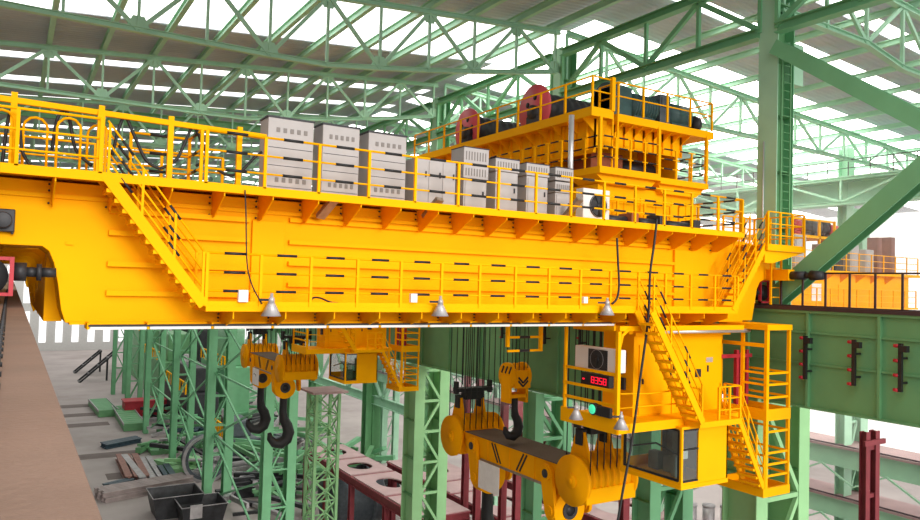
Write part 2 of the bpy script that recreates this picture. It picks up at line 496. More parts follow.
# longitudinal trusses on the column line
def long_truss(y0, y1, label, n=4):
    t = thing('longitudinal_truss', label, 'truss', (22.8, (y0 + y1) / 2, 37.4), 'longitudinal trusses on the column row')
    MB().hbeam((22.8, y0, 37.37), (22.8, y1, 37.37), .42, .36).build('bottom_chord', MGR, t)
    MB().hbeam((22.8, y0, 39.55), (22.8, y1, 39.55), .40, .34).build('top_chord', MGR, t)
    for i in range(n + 1):
        y = y0 + (y1 - y0) * i / n
        MB().bar((22.8, y, 37.4), (22.8, y, 39.5), .14, .14).build('vertical', MGR, t)
    for i in range(n):
        a = y0 + (y1 - y0) * i / n; b = y0 + (y1 - y0) * (i + 1) / n
        if i % 2: a, b = b, a
        MB().bar((22.8, a, 37.5), (22.8, b, 39.4), .16, .2).build('diagonal', MGR, t)


long_truss(16.7, 27.9, 'green longitudinal truss between the tall column and the one behind the drums')
long_truss(28.7, 40.2, 'green longitudinal truss behind the red drum flanges')
long_truss(4.0, 16.0, 'green longitudinal truss running out of the picture at the top right')
long_truss(41.0, 69, 'green longitudinal truss farther down the column row', 8)
# big X brace right of the tall column
b = thing('column_brace', 'big green crossed brace right of the tall column', 'brace', (22.8, 10, 32))
MB().hbeam((22.8, 15.95, 27.75), (22.8, 4.3, 37.3), .62, .55, up=(1, 0, 0), t=.045).build('rising_member', MGR, b)
MB().hbeam((22.8, 16.0, 36.7), (22.8, 4.3, 28.3), .5, .5, up=(1, 0, 0), t=.045).build('falling_member', MGR, b)

# ================================================================== RIGHT RUNWAY
t = thing('runway_girder', 'deep green runway girder with ribs at the right, carrying the crane rail', 'girder', (21.8, 15, 24.32))
X = 22.05
g = MB().box((X, 3, 24.37), (X + .05, 21.5, 27.4)).box((X - .12, 3, 24.32), (X + .5, 21.5, 24.38)).box((X - .12, 3, 27.38), (X + .9, 21.5, 27.46))
g.build('web', DGR, t)
for y in [14.15 - 2.27 * k for k in range(5)] + [16.4, 18.7, 20.9]:
    MB().box((X - .13, y - .04, 24.38), (X, y + .04, 27.38)).build('rib', DGR, t)
for z in (26.75, 25.75): MB().box((X - .07, 3, z - .03), (X, 21.5, z + .03)).build('longitudinal_rib', DGR, t)
MB().box((X - .16, 3, 27.46), (X + .9, 17, 27.58)).box((X + .05, 3, 27.58), (X + .15, 21.5, 27.62)).build('rail_bed', TRK, t)
t2 = thing('runway_girder', 'deep green runway girder seen under the crane, behind the hoist ropes', 'girder', (21.8, 50, 22.9))
g = MB().box((X, 21.5, 22.95), (X + .05, 100, 27.4)).box((X - .15, 21.5, 22.9), (X + .6, 100, 22.98)).box((X - .12, 21.5, 27.38), (X + .9, 100, 27.46)).build('web', DGR, t2)
for k in range(23): MB().box((X - .1, 23.4 + k * 3.3, 22.98), (X, 23.48 + k * 3.3, 27.38)).build('rib', DGR, t2)
MB().box((X + .2, 21.5, 27.46), (X + .35, 100, 27.6)).build('rail_bed', TRK, t2)

rr = thing('black_guardrail', 'black steel guardrail along the top of the right runway girder', 'guardrail', (21.9, 9, 27.58))
guardrail(rr, [(22.35, 15.4, 27.58), (22.35, 3.5, 27.58)], 1.1, .82, False, (1,), .03, [TRK, BLK], .055, 'rail_run')
for k, y in enumerate((14.08, 12.5, 11.15, 27.4, 24.9, 30.9)):
    lab = ['nearest to the tall column', 'middle of three', 'nearest to the right edge'][k] if k < 3 else ['behind the aux hook', 'behind the yellow cabin cage', 'above the lifting beam'][k - 3]
    c = thing('conductor_bracket', 'black conductor bracket with red insulators on the green girder, ' + lab, 'bracket', (21.85, y, 25.9), 'conductor brackets on the runway girder')
    MB().box((21.67, y - .05, 25.28), (21.77, y + .05, 26.66)).box((21.60, y - .22, 26.42), (21.77, y + .0, 26.6)).box((21.77, y - .03, 26.2), (22.05, y + .03, 26.26)).box((21.77, y - .03, 25.5), (22.05, y + .03, 25.56)).build('bar', BLK, c)
    for j in range(4):
        z = 25.32 + .42 * j
        MB().tube((21.72, y + .05, z), (21.72, y + .19, z), .06, 8, r2=.05).build('insulator', DRD, c)

# ================================================================== THE YELLOW CRANE BRIDGE
YW, YD = 15.8, 14.7                      # web plane, deck edge plane
ZD, ZL, ZB = 29.83, 27.43, 27.05         # upper deck, lower walkway, girder bottom


def XZ(px, py, y): p = at(px, py, 1, y); return (p.x, p.z)


crane = thing('overhead_crane', 'huge yellow overhead crane bridge spanning the hall, with walkways and stairs', 'crane', (10.5, 16.3, ZB))
prof = [(-3.2, ZD - .1), (-3.2, 28.66)] + [XZ(*p, YW) for p in ((2, 245), (42, 246), (49, 251), (54, 263), (58, 285), (61, 310), (65, 326))] \
    + [XZ(752, 321, YW), XZ(757, 289, YW), XZ(760, 282, YW), XZ(766, 279, YW), XZ(776, 275, YW), (XZ(776, 250, YW)[0], 29.5), (20.3, ZD - .1)]
ZN = prof[3][1]; prof[1] = (-3.2, ZN); prof[2] = (prof[2][0], ZN)
for p in (9,): prof[p] = (prof[p][0], ZB)
prof[8] = (prof[8][0], ZB)
gird = MB().prism(prof, 1, YW, YW + 1.9).build('main_girder', YEL, crane, bevel=.015)
MB().box((1.0, YW - .12, ZB - .03), (20.7, YW + 2.0, ZB + .02)).build('bottom_flange', YEL, gird)
MB().prism(prof, 1, 28.8, 30.7).build('rear_girder', YEL, crane)
# arched diaphragms seen through the notch over the left rail
arch = [(p[0] + .02, p[1]) for p in prof[2:9]]
for k, y in enumerate((17.9, 19.6, 21.5, 23.6, 26)):
    inner = [(x - .10 - .05 * k, z - .07 - .05 * k) for x, z in arch]
    MB().prism(arch + inner[::-1], 1, y, y + .12).build('arched_diaphragm', YEL, crane)
MB().box((-3, 17.2, 28.6), (.35, 28.8, 28.75)).box((.62, 17.2, 27.0), (.95, 28.8, 28.4)).build('end_carriage', YEL, crane)
MB().box((-.02, YW - .14, 28.68), (.03, YW - .02, 29.12)).box((-.6, YW - .16, 28.72), (.04, YW, 29.14)).tube((-.15, YW - .3, 28.93), (-.15, YW - .16, 28.93), .15, 16).build('junction_box', DRK, crane, bevel=.02)

# weld ribs on the web
za = [at(115, y, 1, YW).z for y in (211, 233, 264, 293)]; zb = [at(300, y, 1, YW).z for y in (221, 243, 264, 285)]
xs = lambda px, py: XZ(px, py, YW)[0]
for z in za: MB().box((xs(108, 240), YW - .13, z - .05), (xs(248, 240), YW, z + .05)).build('web_stiffener', YEL, gird)
for z in zb: MB().box((xs(288, 240), YW - .11, z - .045), (xs(672, 255), YW, z + .045)).build('web_stiffener', YEL, gird)
for pa, pb in ((251, 283), (673, 691)): MB().box((xs(pa, 240), YW - .09, ZB + .35), (xs(pb, 240), YW, 29.25)).build('doubler_panel', YEL, gird, bevel=.01)
MB().box((xs(66, 242), YW - .04, at(66, 243, 1, YW).z - .03), (xs(73, 242), YW, at(66, 243, 1, YW).z + .03)).build('lifting_lug', YEL, gird)

# upper deck
MB().box((-3.2, YD, ZD - .14), (19.45, YD + .05, ZD + .03)).box((-3.2, YD + .05, ZD - .04), (19.45, YW + 1.9, ZD + .005)).build('upper_deck', YEL, crane)
MB().box((-3.2, YW - .06, ZD - .42), (19.45, YW, ZD - .34)).build('deck_ledger', YEL, crane)
gussets(crane, [.62 + .98 * k for k in range(20)], YD + .05, YW, ZD - .06, .52)
for px in (327, 432, 572):
    p = at(px, 203, 1, YD + .1); x = p.x
    MB().bar(at(px + 8, 199, 1, YD + .25), at(px - 7, 217, 1, YD + .8), .1, .2, up=(1, 0, 0)).build('bare_steel_prop', STL, crane)
# guard rails of the upper deck, with the bay of the left stair left open
xl = lambda px, py: XZ(px, py, YD)[0]
sx0, sx1 = xl(106, 178), xl(206, 182)
guardrail(crane, [(-2.6, YD + .03, ZD), (sx0 - .1, YD + .03, ZD)], 1.0, 1.2, False)
guardrail(crane, [(sx1, YD + .03, ZD), (19.38, YD + .03, ZD)], 1.05, 1.16)
guardrail(crane, [(sx0 + .55, YW + .2, ZD), (sx1 - .08, YW + .2, ZD), (sx1 - .08, YD + .12, ZD)], 1.05, 1.0, True)
guardrail(crane, [(-2.6, YW + 1.9, ZD), (4.2, YW + 1.9, ZD)], 1.0, 1.3, False)
for k in range(4):   # hooped hand loops at the left end
    x = -.42 + .52 * k; y = YD + .3 + (k % 2) * .35
    MB().path([(x, y, ZD)] + [(x, y, ZD + .8)] + [(x + .19 - .19 * math.cos(a), y, ZD + .8 + .19 * math.sin(a)) for a in (.5, 1.1, 1.57, 2.1, 2.7)] + [(x + .38, y, ZD + .8), (x + .38, y, ZD)], .026, 6).build('hand_loop', YEL, crane)
# cable bar on posts over the left end
ca = at(0, 97, 1, 15.05); cb = at(266, 137, 1, 15.05)
fb = MB().bar(ca + Vector((-1.5, 0, 0)) + Z * (ca.z - cb.z) * -.0, (cb.x, cb.y, cb.z), .09, .1).build('cable_bar', YEL, crane)
for px in (12, 100, 170, 239):
    p = at(px, 150, 1, 15.05); zt = ca.z + (cb.z - ca.z) * (p.x - ca.x) / (cb.x - ca.x) + .12
    MB().box((p.x - .05, 15.0, ZD), (p.x + .05, 15.1, zt)).build('bar_post', YEL, fb)
MB().box((at(100, 150, 1, 14.8).x - .06, 14.74, ZD), (at(100, 150, 1, 14.8).x + .06, 14.88, ZD + 1.15)).build('corner_post', YEL, crane)

# lower walkway
w0, w1 = xl(206, 305), xl(738, 311)
MB().box((w0, YD, ZL - .1), (w1, YW, ZL)).build('lower_walkway', YEL, crane)
guardrail(crane, [(w0, YD + .03, ZL), (w1, YD + .03, ZL)], 1.05, 1.07, toe=.1)
gussets(crane, [w0 + .55 + 1.07 * k for k in range(15)], YD + .06, YW, ZL - .1, .40)
# white cable duct segments under the bottom flange
br = [at(p, 328, 1, YW - .45).x for p in (88, 148, 212, 272, 327, 379, 428, 470, 510, 548, 582, 614)]
for a, b in zip(br, br[1:]):
    MB().box((a + .03, YW - .50, ZB - .105), (b - .03, YW - .38, ZB - .045)).build('white_duct', WHT, crane, bevel=.01)
MB().box((br[0], YW - .51, ZB - .045), (br[-1], YW - .36, ZB - .01)).build('dark_track', BLK, crane)
for a in br: MB().box((a - .02, YW - .49, ZB - .10), (a + .02, YW + .1, ZB + .02)).build('duct_hanger', YEL, crane)
# stairs
stair(crane, (sx0, YD + .02, ZD - .02), (xl(204, 303), YD + .02, ZL + .02), (0, .62, 0), 13)
stair(crane, (xl(767, 241), YD + .02, 29.55), (xl(734, 303), YD + .02, ZL), (0, .6, 0), 11)
pe0, pe1 = xl(765, 242), xl(803, 245)
MB().box((pe0, YD - .1, 29.35), (pe1, YD - .04, 29.56)).box((pe0, YD - .04, 29.5), (pe1, YW + .8, 29.55)).prism([(pe0, 29.35), (pe1, 29.35), (pe0 + .4, 28.95), (pe0, 28.95)], 1, YD, YD + .1).build('end_platform', YEL, crane)
guardrail(crane, [(pe0 + .05, YD - .06, 29.55), (pe1 - .04, YD - .06, 29.55), (pe1 - .04, YW + .75, 29.55), (pe0 + .3, YW + .75, 29.55)], 1.05, .55, False)
MB().path([(pe0 - .1, YW, 29.5), (pe0 - .1, YW, 30.5), (pe0 + .1, YW, 30.6), (pe0 + .3, YW, 30.5), (pe0 + .3, YW, 29.5)], .03, 6).build('hand_loop', YEL, crane)
guardrail(crane, [(19.4, YD + .12, ZD), (19.4, YW + 1.5, ZD)], 1.05, .9, True)
guardrail(crane, [(15.6, YW + 1.8, ZD), (19.3, YW + 1.8, ZD)], 1.05, 1.1, True)
# buffer at the right end, drive at the left end
bx = 22.25
MB().box((bx - .17, 14.95, 28.42), (bx + .17, 16.4, 28.80)).build('buffer_beam', YEL, crane, bevel=.02)
MB().tube((bx, 14.95, 28.6), (bx, 14.45, 28.6), .14, 16).tube((bx, 14.45, 28.6), (bx, 14.25, 28.6), .1, 16).tube((bx, 14.25, 28.6), (bx, 13.85, 28.6), .17, 16, r2=.14).build('rubber_buffer', DRK, crane)
ld = MB(); lx = 22.0
for k in (0, .55): ld.bar((lx + k, 15.55, 27.6), (lx + k, 15.55, 29.4), .06)
lo = ld.build('end_ladder', YEL, crane)
for k in range(5): MB().tube((lx, 15.55, 27.85 + .33 * k), (lx + .55, 15.55, 27.85 + .33 * k), .022, 5).build('rung', YEL, lo)
dr = MB(); dz = -.2
dr.box((-.9, 15.3, 27.56), (.06, 15.6, 27.62)).box((-.9, 15.3, 28.2), (.06, 15.6, 28.26)).box((-.01, 15.28, 27.56), (.06, 16.2, 28.26)).box((-.9, 15.3, 27.56), (-.84, 15.6, 28.26))
dr.build('drive_frame', DRD, crane)
MB().tube((-.36, 15.32, 27.91), (-.36, 15.9, 27.91), .34, 28).tube((-.36, 15.26, 27.91), (-.36, 15.32, 27.91), .16, 20).build('drive_wheel', BLK, crane)
MB().tube((.06, 15.7, 28.0), (.26, 15.7, 28.0), .17, 16).tube((.26, 15.7, 28.0), (.42, 15.7, 28.0), .09, 12).tube((.42, 15.7, 28.0), (.5, 15.7, 28.0), .16, 14).tube((.5, 15.7, 28.0), (.74, 15.7, 28.0), .09, 12).build('drive_shaft', DRK, crane)
MB().box((21.95, 15.9, 27.64), (22.0, 16.0, 28.42)).box((22.4, 15.9, 27.64), (22.45, 16.0, 28.42)).box((21.95, 15.9, 28.37), (22.45, 16.0, 28.42)).box((21.95, 15.9, 27.64), (22.45, 16.0, 27.7)).build('right_drive_frame', DRD, crane)
MB().tube((22.2, 15.95, 28.0), (22.2, 16.5, 28.0), .26, 20).build('drive_wheel', BLK, crane)

# bridge of the second crane, farther down the hall
c2 = thing('overhead_crane', 'second yellow crane bridge farther down the hall, behind the first', 'crane', (10.5, 40.3, ZB))
for nm, src in (('main_girder', 'main_girder'), ('rear_girder', 'rear_girder')):
    o = bpy.data.objects.new(nm, bpy.data.objects[src].data); COL.objects.link(o); o.parent = c2

# ------------------------------------------------------------------ black cables
def cable(pts, r, name, label, cat='cable', m=BLK, n=6, group=None):
    P = [Vector(p) for p in pts]; out = []
    for i in range(len(P) - 1):      # Catmull-Rom
        p0 = P[max(i - 1, 0)]; p1 = P[i]; p2 = P[i + 1]; p3 = P[min(i + 2, len(P) - 1)]
        for k in range(8):
            u = k / 8
            out.append(.5 * ((2 * p1) + (p2 - p0) * u + (2 * p0 - 5 * p1 + 4 * p2 - p3) * u * u + (3 * p1 - p0 - 3 * p2 + p3) * u ** 3))
    out.append(P[-1])
    return single(MB().path(out, r, n), name, m, label, cat, P[0], group)


lab = ['farthest left', 'second from the left, a tall arch', 'just above the left stair', 'right of the stair head', 'beside the first grey cabinet']
for k, pp in enumerate(([(2, 165), (8, 120), (14, 108), (19, 118), (22, 150), (30, 165)], [(52, 150), (57, 120), (65, 110), (70, 122), (76, 150), (92, 166)],
                        [(112, 155), (120, 125), (126, 118), (134, 135), (146, 160), (160, 169)], [(160, 169), (176, 160), (186, 140), (193, 127), (200, 138), (207, 158), (196, 166)],
                        [(215, 168), (228, 175), (240, 172), (254, 158), (262, 152)])):
    cable([at(x, y, 1, 15.12) for x, y in pp], .033, 'festoon_cable', 'black festoon cable looping behind the left railing, ' + lab[k])
cable([at(x, y, 1, 14.55) for x, y in ((657, 219), (654, 245), (650, 275), (648, 320), (640, 380), (632, 440), (623, 490), (617, 525))], .035, 'power_cable', 'long black cable hanging from the upper deck past the cabin window')
cable([at(x, y, 1, 14.62) for x, y in ((617, 238), (618, 262), (619, 285), (617, 298), (612, 304))], .03, 'lamp_cable', 'short black cable curving down to the right bell lamp')
cable([at(x, y, 1, 14.66) for x, y in ((245, 190), (246, 215), (247, 262), (252, 285), (262, 304))], .014, 'lamp_cable', 'thin dark cable running down the girder to the left bell lamp')
cable([at(x, y, 1, 15.1) for x, y in ((310, 303), (313, 298), (320, 298), (330, 302), (338, 303))], .022, 'loose_cable', 'short loose black cable lying on the lower walkway')

# ------------------------------------------------------------------ bell lamps and small white boxes
def bell_lamp(px, py, y, label, h=.46):
    p = at(px, py, 1, y)                                   # centre of the lower rim
    t = thing('bell_lamp', label, 'lamp', p, 'grey bell lamps')
    MB().lathe([(.0, h * .6), (.06, h * .6), (.085, h * .5), (.2, 0), (.19, 0), (.075, h * .46), (0, h * .5)], p, 20).build('shade', LMP, t)
    MB().lathe([(0, h), (.03, h), (.035, h * .82), (.06, h * .8), (.065, h * .6), (0, h * .6)], p, 14).build('neck', LMP, t)
    MB().bar(p + Vector((0, 0, h * .7)), p + Vector((-.22, .12, h * .7)), .03, .05).build('arm', DRK, t)


bell_lamp(271, 316, 14.5, 'grey bell lamp hanging from the lower walkway near the left stair')
bell_lamp(440, 316, 14.5, 'grey bell lamp hanging from the middle of the lower walkway')
bell_lamp(607, 315, 14.5, 'grey bell lamp hanging from the walkway right above the air conditioner')
bell_lamp(621, 429, 14.35, 'grey bell lamp hanging below the cabin corner, near the cab window')
bell_lamp(576, 419, 15.9, 'small grey bell lamp hanging below the cabin cage beside the green signal')
for px, py, s, l in ((243, 296, .12, 'small white switch box on the girder left of the left bell lamp'), (413.5, 298, .1, 'small white switch box on the girder left of the middle bell lamp'), (585, 300, .085, 'small white switch box left of the right bell lamp')):
    p = at(px, py, 1, 14.66); mb = MB().box((p.x - s * .8, 14.62, p.z - s), (p.x + s * .8, 14.72, p.z + s)).box((p.x - s * .5, 14.605, p.z - s * .2), (p.x + s * .5, 14.62, p.z + s * .5))
    single(mb, 'switch_box', WHT, l, 'box', p, 'small white boxes', .01)

# ------------------------------------------------------------------ grey cabinets on the upper deck
YC0 = 15.62


def cabinet(px0, px1, pyb, pyt, label, kind, depth=.6, group='grey cabinets on the upper deck'):
    x0 = at(px0 + 5, pyb, 1, YC0).x; x1 = at(px1, pyb, 1, YC0).x; zt = at((px0 + px1) / 2, pyt, 1, YC0).z; z0 = ZD + .06; W = x1 - x0; H = zt - z0
    t = thing('electrical_cabinet', label, 'cabinet', ((x0 + x1) / 2, YC0 + depth / 2, ZD), group)
    MB().box((x0 + .05, YC0 + .05, ZD), (x1 - .05, YC0 + depth - .05, z0)).build('plinth', DRK, t)
    if kind == 'vent':
        MB().box((x0, YC0, z0), (x1, YC0 + depth, zt)).build('body', GRY, t, bevel=.015)
        MB().box((x0 - .02, YC0 - .02, zt), (x1 + .02, YC0 + depth, zt + .035)).build('roof_cap', DRK, t)
        s = MB()
        for f in (.36, .60): s.box((x0 + .02, YC0 - .006, z0 + H * f - .006), (x1 - .02, YC0, z0 + H * f + .006))
        s.box((x0 + .02, YC0 - .006, z0 + .12), (x1 - .02, YC0, z0 + .13)); s.build('panel_seam', DRK, t)
        for row in (.17, .84):
            for k in range(5):
                xa = x0 + W * (.18 + .15 * k)
                MB().box((xa, YC0 - .012, z0 + H * row - .05), (xa + W * .075, YC0, z0 + H * row + .05)).build('vent', GRV, t)
    elif kind == 'low':
        MB().box((x0, YC0, z0), (x1, YC0 + depth, zt)).build('body', GRY, t, bevel=.015)
        for k in range(3):
            xa = x0 + W * k / 3; d = MB().box((xa + .02, YC0 - .018, z0 + .04), (xa + W / 3 - .02, YC0, zt - .04)).build('door', GRY, t, bevel=.006)
            MB().box((xa + W / 3 - .09, YC0 - .045, z0 + H * .62), (xa + W / 3 - .06, YC0 - .018, z0 + H * .74)).build('handle', DRK, d)
    else:
        hb = H * .76 if kind == 'topped' else H * .5
        MB().box((x0 + .03, YC0, z0), (x1 - .03, YC0 + depth, z0 + hb)).build('body', GRY, t, bevel=.012)
        d = MB().box((x0 + .07, YC0 - .018, z0 + .05), (x1 - .07, YC0, z0 + hb - .05)).build('door', GRY, t, bevel=.006)
        MB().box((x1 - .17, YC0 - .05, z0 + hb * .5), (x1 - .14, YC0 - .018, z0 + hb * .62)).build('handle', DRK, d)
        boxes = [(hb + .01, H)] if kind == 'topped' else [(hb + .01, hb + H * .22), (hb + H * .25, H)]
        for a, b in boxes:
            h = MB().box((x0, YC0 - .03, z0 + a), (x1, YC0 + depth, z0 + b)).build('louvred_head', GRY, t, bevel=.012)
            g = MB()
            for k in range(8):
                xa = x0 + W * (.08 + .11 * k); g.box((xa, YC0 - .04, z0 + a + (b - a) * .2), (xa + .028, YC0 - .03, z0 + a + (b - a) * .75))
            g.build('louvre', GRV, h)
        MB().box((x0 - .01, YC0 - .04, zt), (x1 + .01, YC0 + depth, zt + .02)).build('roof_cap', DRK, t)
    return t


cabinet(261, 312, 187, 119, 'tall light grey cabinet with two rows of small vents, first from the left', 'vent')
cabinet(316, 358, 190, 126, 'light grey cabinet with rows of small vents, middle of the three vented ones', 'vent')
cabinet(362, 405, 194, 134, 'light grey cabinet with rows of small vents, third and shortest-looking of the vented ones', 'vent')
cabinet(408, 455, 200, 160, 'low wide grey cabinet with three doors on the upper deck', 'low')
cabinet(457, 487, 205, 148, 'tall grey cabinet with two stacked louvred heads, right after the low three-door one', 'double')
cabinet(489, 518, 207, 159, 'grey cabinet with one louvred head, directly right of the tall double-headed one', 'topped')
cabinet(520, 548, 209, 164, 'grey cabinet with one louvred head, nearest to the stack by the air conditioner', 'topped')
cabinet(549, 572, 211, 168, 'narrow grey cabinet of stacked louvred boxes beside the air conditioner', 'double')


def ac_unit(o, nx, label, w, h, d, fan_r, off, square=False):
    """o: lower corner; nx True -> the fan faces -X, else -Y"""
    t = thing('air_conditioner', label, 'air conditioner', o, 'outdoor air conditioning units'); o = Vector(o)
    U = Vector((0, -1, 0)) if nx else Vector((1, 0, 0)); N = Vector((-1, 0, 0)) if nx else Vector((0, -1, 0))
    def bx(a0, a1, n0, n1, z0, z1): 
        p = o + U * a0 + N * n0 + Z * z0; q = o + U * a1 + N * n1 + Z * z1; return p, q
    MB().box(*bx(0, w, -d, 0, .04, h)).build('casing', WHT, t, bevel=.02)
    MB().box(*bx(.08, .16, -d + .05, -.05, 0, .04)).box(*bx(w - .16, w - .08, -d + .05, -.05, 0, .04)).build('foot', DRK, t)
    c = o + U * off + Z * (h * .52); ax = 0 if nx else 1
    f = (MB().box(*bx(off - .4, off + .4, .0, .012, .06, h - .05)) if square else MB().tube(c + N * .004, c + N * .012, fan_r, 28)).build('fan_opening', DRK if square else BLK, t)
    b = MB()
    for k in range(5):
        a = k * 2 * math.pi / 5
        d1 = U * math.cos(a) + Z * math.sin(a); d2 = U * math.cos(a + .75) + Z * math.sin(a + .75)
        b.add([c + N * .02 + d1 * .05, c + N * .02 + d1 * fan_r * .9, c + N * .035 + d2 * fan_r * .9, c + N * .035 + d2 * .05], [(0, 1, 2, 3)])
    b.tube(c + N * .012, c + N * .045, fan_r * .22, 12); b.build('fan_blades', DRK, f)
    g = MB()
    for rr in (1.0,):
        g.path([c + N * .05 + (U * math.cos(a) + Z * math.sin(a)) * fan_r * rr for a in [i * math.pi / 14 for i in range(28)]], .006, 4, closed=True)
    g.build('fan_grille', TIN, f)
    return t


p = at(583, 213, 1, YC0)
ac_unit((p.x, YC0, ZD), False, 'white air conditioner with round black fan at the right end of the grey cabinets', 1.0, .98, .32, .33, .56)
p = at(402, 150, 1, 18.3)
single(MB().box((p.x - .4, 18.2, ZD), (p.x - .05, 18.8, 31.7)).box((p.x - .42, 18.18, 31.7), (p.x - .03, 18.82, 31.74)).box((p.x - .36, 18.19, 31.2), (p.x - .09, 18.2, 31.6)), 'grey_hut', GRY, 'slim grey cabinet standing behind the third vented cabinet', 'cabinet', (p.x - .2, 18.5, ZD), None, .01)

# ================================================================== TROLLEY
tr = thing('crane_trolley', 'tall yellow hoist trolley with red drums riding on the right end of the crane', 'trolley', (18.5, 23.5, ZD))
ZT = 33.74
# left walkway of the top deck and the main top deck
MB().box((15.55, 17.5, ZT - .2), (16.42, 29.6, ZT)).box((15.5, 17.45, ZT - .26), (15.55, 29.6, ZT + .03)).box((15.55, 17.45, ZT - .26), (16.42, 17.5, ZT + .03)).build('side_walkway', YEL, tr)
MB().box((16.62, 17.45, ZT - .3), (21.3, 29.6, ZT - .04)).build('top_deck', YEL, tr, bevel=.01)
gussets(tr, [], 0, 1, 0, 0)
for k in range(15):
    y = 18.0 + .8 * k
    MB().prism([(15.56, ZT - .2), (16.1, ZT - .2), (16.1, ZT - .62)], 1, y - .015, y + .015).build('bracket', YEL, tr)
wl = MB().box((16.1, 17.95, 32.45), (16.16, 29.6, ZT - .2)).box((16.1, 24.2, 30.2), (16.16, 29.6, 32.5)).box((16.1, 17.95, 32.6), (16.7, 18.0, ZT - .2)).build('side_wall', YEL, tr)
MB().box((16.0, 17.9, 32.42), (16.12, 29.6, 32.52)).box((16.02, 24.2, 31.05), (16.12, 29.6, 31.15)).build('wall_rail', YEL, wl)
for k in range(19):
    y = 18.25 + .62 * k
    MB().box((16.0, y - .02, 32.5 if y < 24.2 else 31.15), (16.1, y + .02, 33.5)).build('wall_rib', YEL, wl)
MB().box((16.7, 18.0, 32.72), (20.3, 18.06, ZT - .3)).prism([(16.7, 32.72), (19.9, 32.72), (20.3, 32.95), (20.3, 33.0), (16.7, 33.0)], 1, 17.98, 18.1).build('front_wall', YEL, tr)
for k in range(8):
    x = 16.95 + .46 * k
    MB().box((x - .015, 17.9, 32.75), (x + .015, 18.0, ZT - .3)).prism([(17.5, ZT - .3), (17.98, ZT - .3), (17.98, ZT - .6)], 0, x - .015, x + .015).build('wall_rib', YEL, tr)
MB().box((16.4, 20.5, 31.9), (20.9, 28.5, 33.5)).box((20.6, 18.6, 30.5), (20.75, 28.5, 33.4)).build('inner_frame', YEL, tr)
MB().box((16.9, 19.0, 31.9), (18.4, 20.2, 32.75)).build('brown_gearbox', BRN, tr, bevel=.04)
MB().tube((18.6, 19.5, 32.35), (20.2, 19.5, 32.35), .36, 16).box((18.9, 19.2, 31.9), (19.9, 19.8, 32.1)).build('motor', DRK, tr)
# middle deck, lower body
MB().box((15.85, 17.4, 31.68), (18.6, 19.0, 31.9)).box((18.6, 17.4, 31.6), (21.0, 19.0, 31.8)).prism([(15.85, 31.68), (18.6, 31.68), (18.3, 31.4), (16.3, 31.4)], 1, 17.6, 18.9).prism([(18.7, 31.6), (21.0, 31.6), (20.6, 31.3), (18.9, 31.3)], 1, 17.6, 18.9).build('middle_deck', YEL, tr)
MB().box((16.2, 17.85, ZD + .05), (20.7, 28.5, 31.4)).build('lower_body', YEL, tr, bevel=.02)
for k in range(6): MB().box((16.6 + .75 * k, 17.82, 30.25), (17.15 + .75 * k, 17.86, 31.1)).build('cover_panel', YEL, tr, bevel=.01)
for x in (15.9, 18.55, 20.95): MB().box((x - .05, 17.42, 31.9), (x + .05, 17.52, 33.5)).build('deck_post', YEL, tr)
MB().box((16.34, 17.42, ZT), (16.48, 17.54, ZT + 1.1)).build('corner_post', YEL, tr)
guardrail(tr, [(15.56, 29.5, ZT), (15.56, 17.5, ZT), (16.4, 17.5, ZT)], 1.02, 1.3, False, (1, .55), .03, post=.065)
guardrail(tr, [(16.68, 18.4, ZT), (16.68, 17.5, ZT), (21.25, 17.5, ZT), (21.25, 22, ZT)], 1.0, 1.12, False, (1, .55), .03, post=.06)
MB().box((15.5, 18.8, 31.72), (16.3, 24.2, 31.9)).build('side_step', YEL, tr)
guardrail(tr, [(15.55, 24.1, 31.9), (15.55, 18.95, 31.9), (15.9, 18.9, 31.9), (15.9, 17.45, 31.9), (18.55, 17.45, 31.9)], 1.0, .7, True, (1, .66, .33), .022, post=.05)
guardrail(tr, [(18.6, 17.45, 31.8), (20.95, 17.45, 31.8), (20.95, 19, 31.8)], 1.0, .75, True, (1, .66, .33), .022, post=.05)
la = MB()
for k in (0, .45): la.bar((16.5 + k * .3, 17.55 - k * .2, 31.9), (16.5 + k * .3, 17.55 - k * .2, ZT), .05)
la.build('deck_ladder', YEL, tr)
p = at(571, 145, 1, 17.6)
MB().tube((p.x, 17.6, 30.6), (p.x, 17.6, 33.4), .085, 12).build('grey_post', ALU, tr)
# rope drums
for k, (yc, zc) in enumerate(((21.15, 34.45), (25.75, 34.45))):
    d = MB().tube((16.0, yc, zc), (16.1, yc, zc), .90, 36).build('drum_flange', RED, tr)
    MB().tube((19.9, yc, zc), (20.0, yc, zc), .90, 30).build('drum_flange', RED, tr)
    hl = MB()
    for a in (.5, 1.75, 3.0, 4.3, 5.5): hl.tube((15.985, yc + .42 * math.cos(a), zc + .42 * math.sin(a)), (16.0, yc + .42 * math.cos(a), zc + .42 * math.sin(a)), .10, 12)
    hl.build('flange_hole', BLK, d)
    MB().path([(16.1 + .02 + (i % 2) * .09 + (i // 2) * .18, yc, zc) for i in range(42)], [.64 if i % 4 < 2 else .61 for i in range(42)], 28).build('rope_drum', DRK, tr)
    MB().box((15.75, yc - .5, ZT), (16.0, yc + .1, zc - .35)).tube((15.7, yc - .25, zc - .2), (16.0, yc - .25, zc - .2), .26, 14).build('drum_brake', DRK, tr)
    MB().box((15.9, yc - .75, ZT - .04), (20.1, yc + .75, ZT + .14)).build('drum_cradle', YEL, tr)
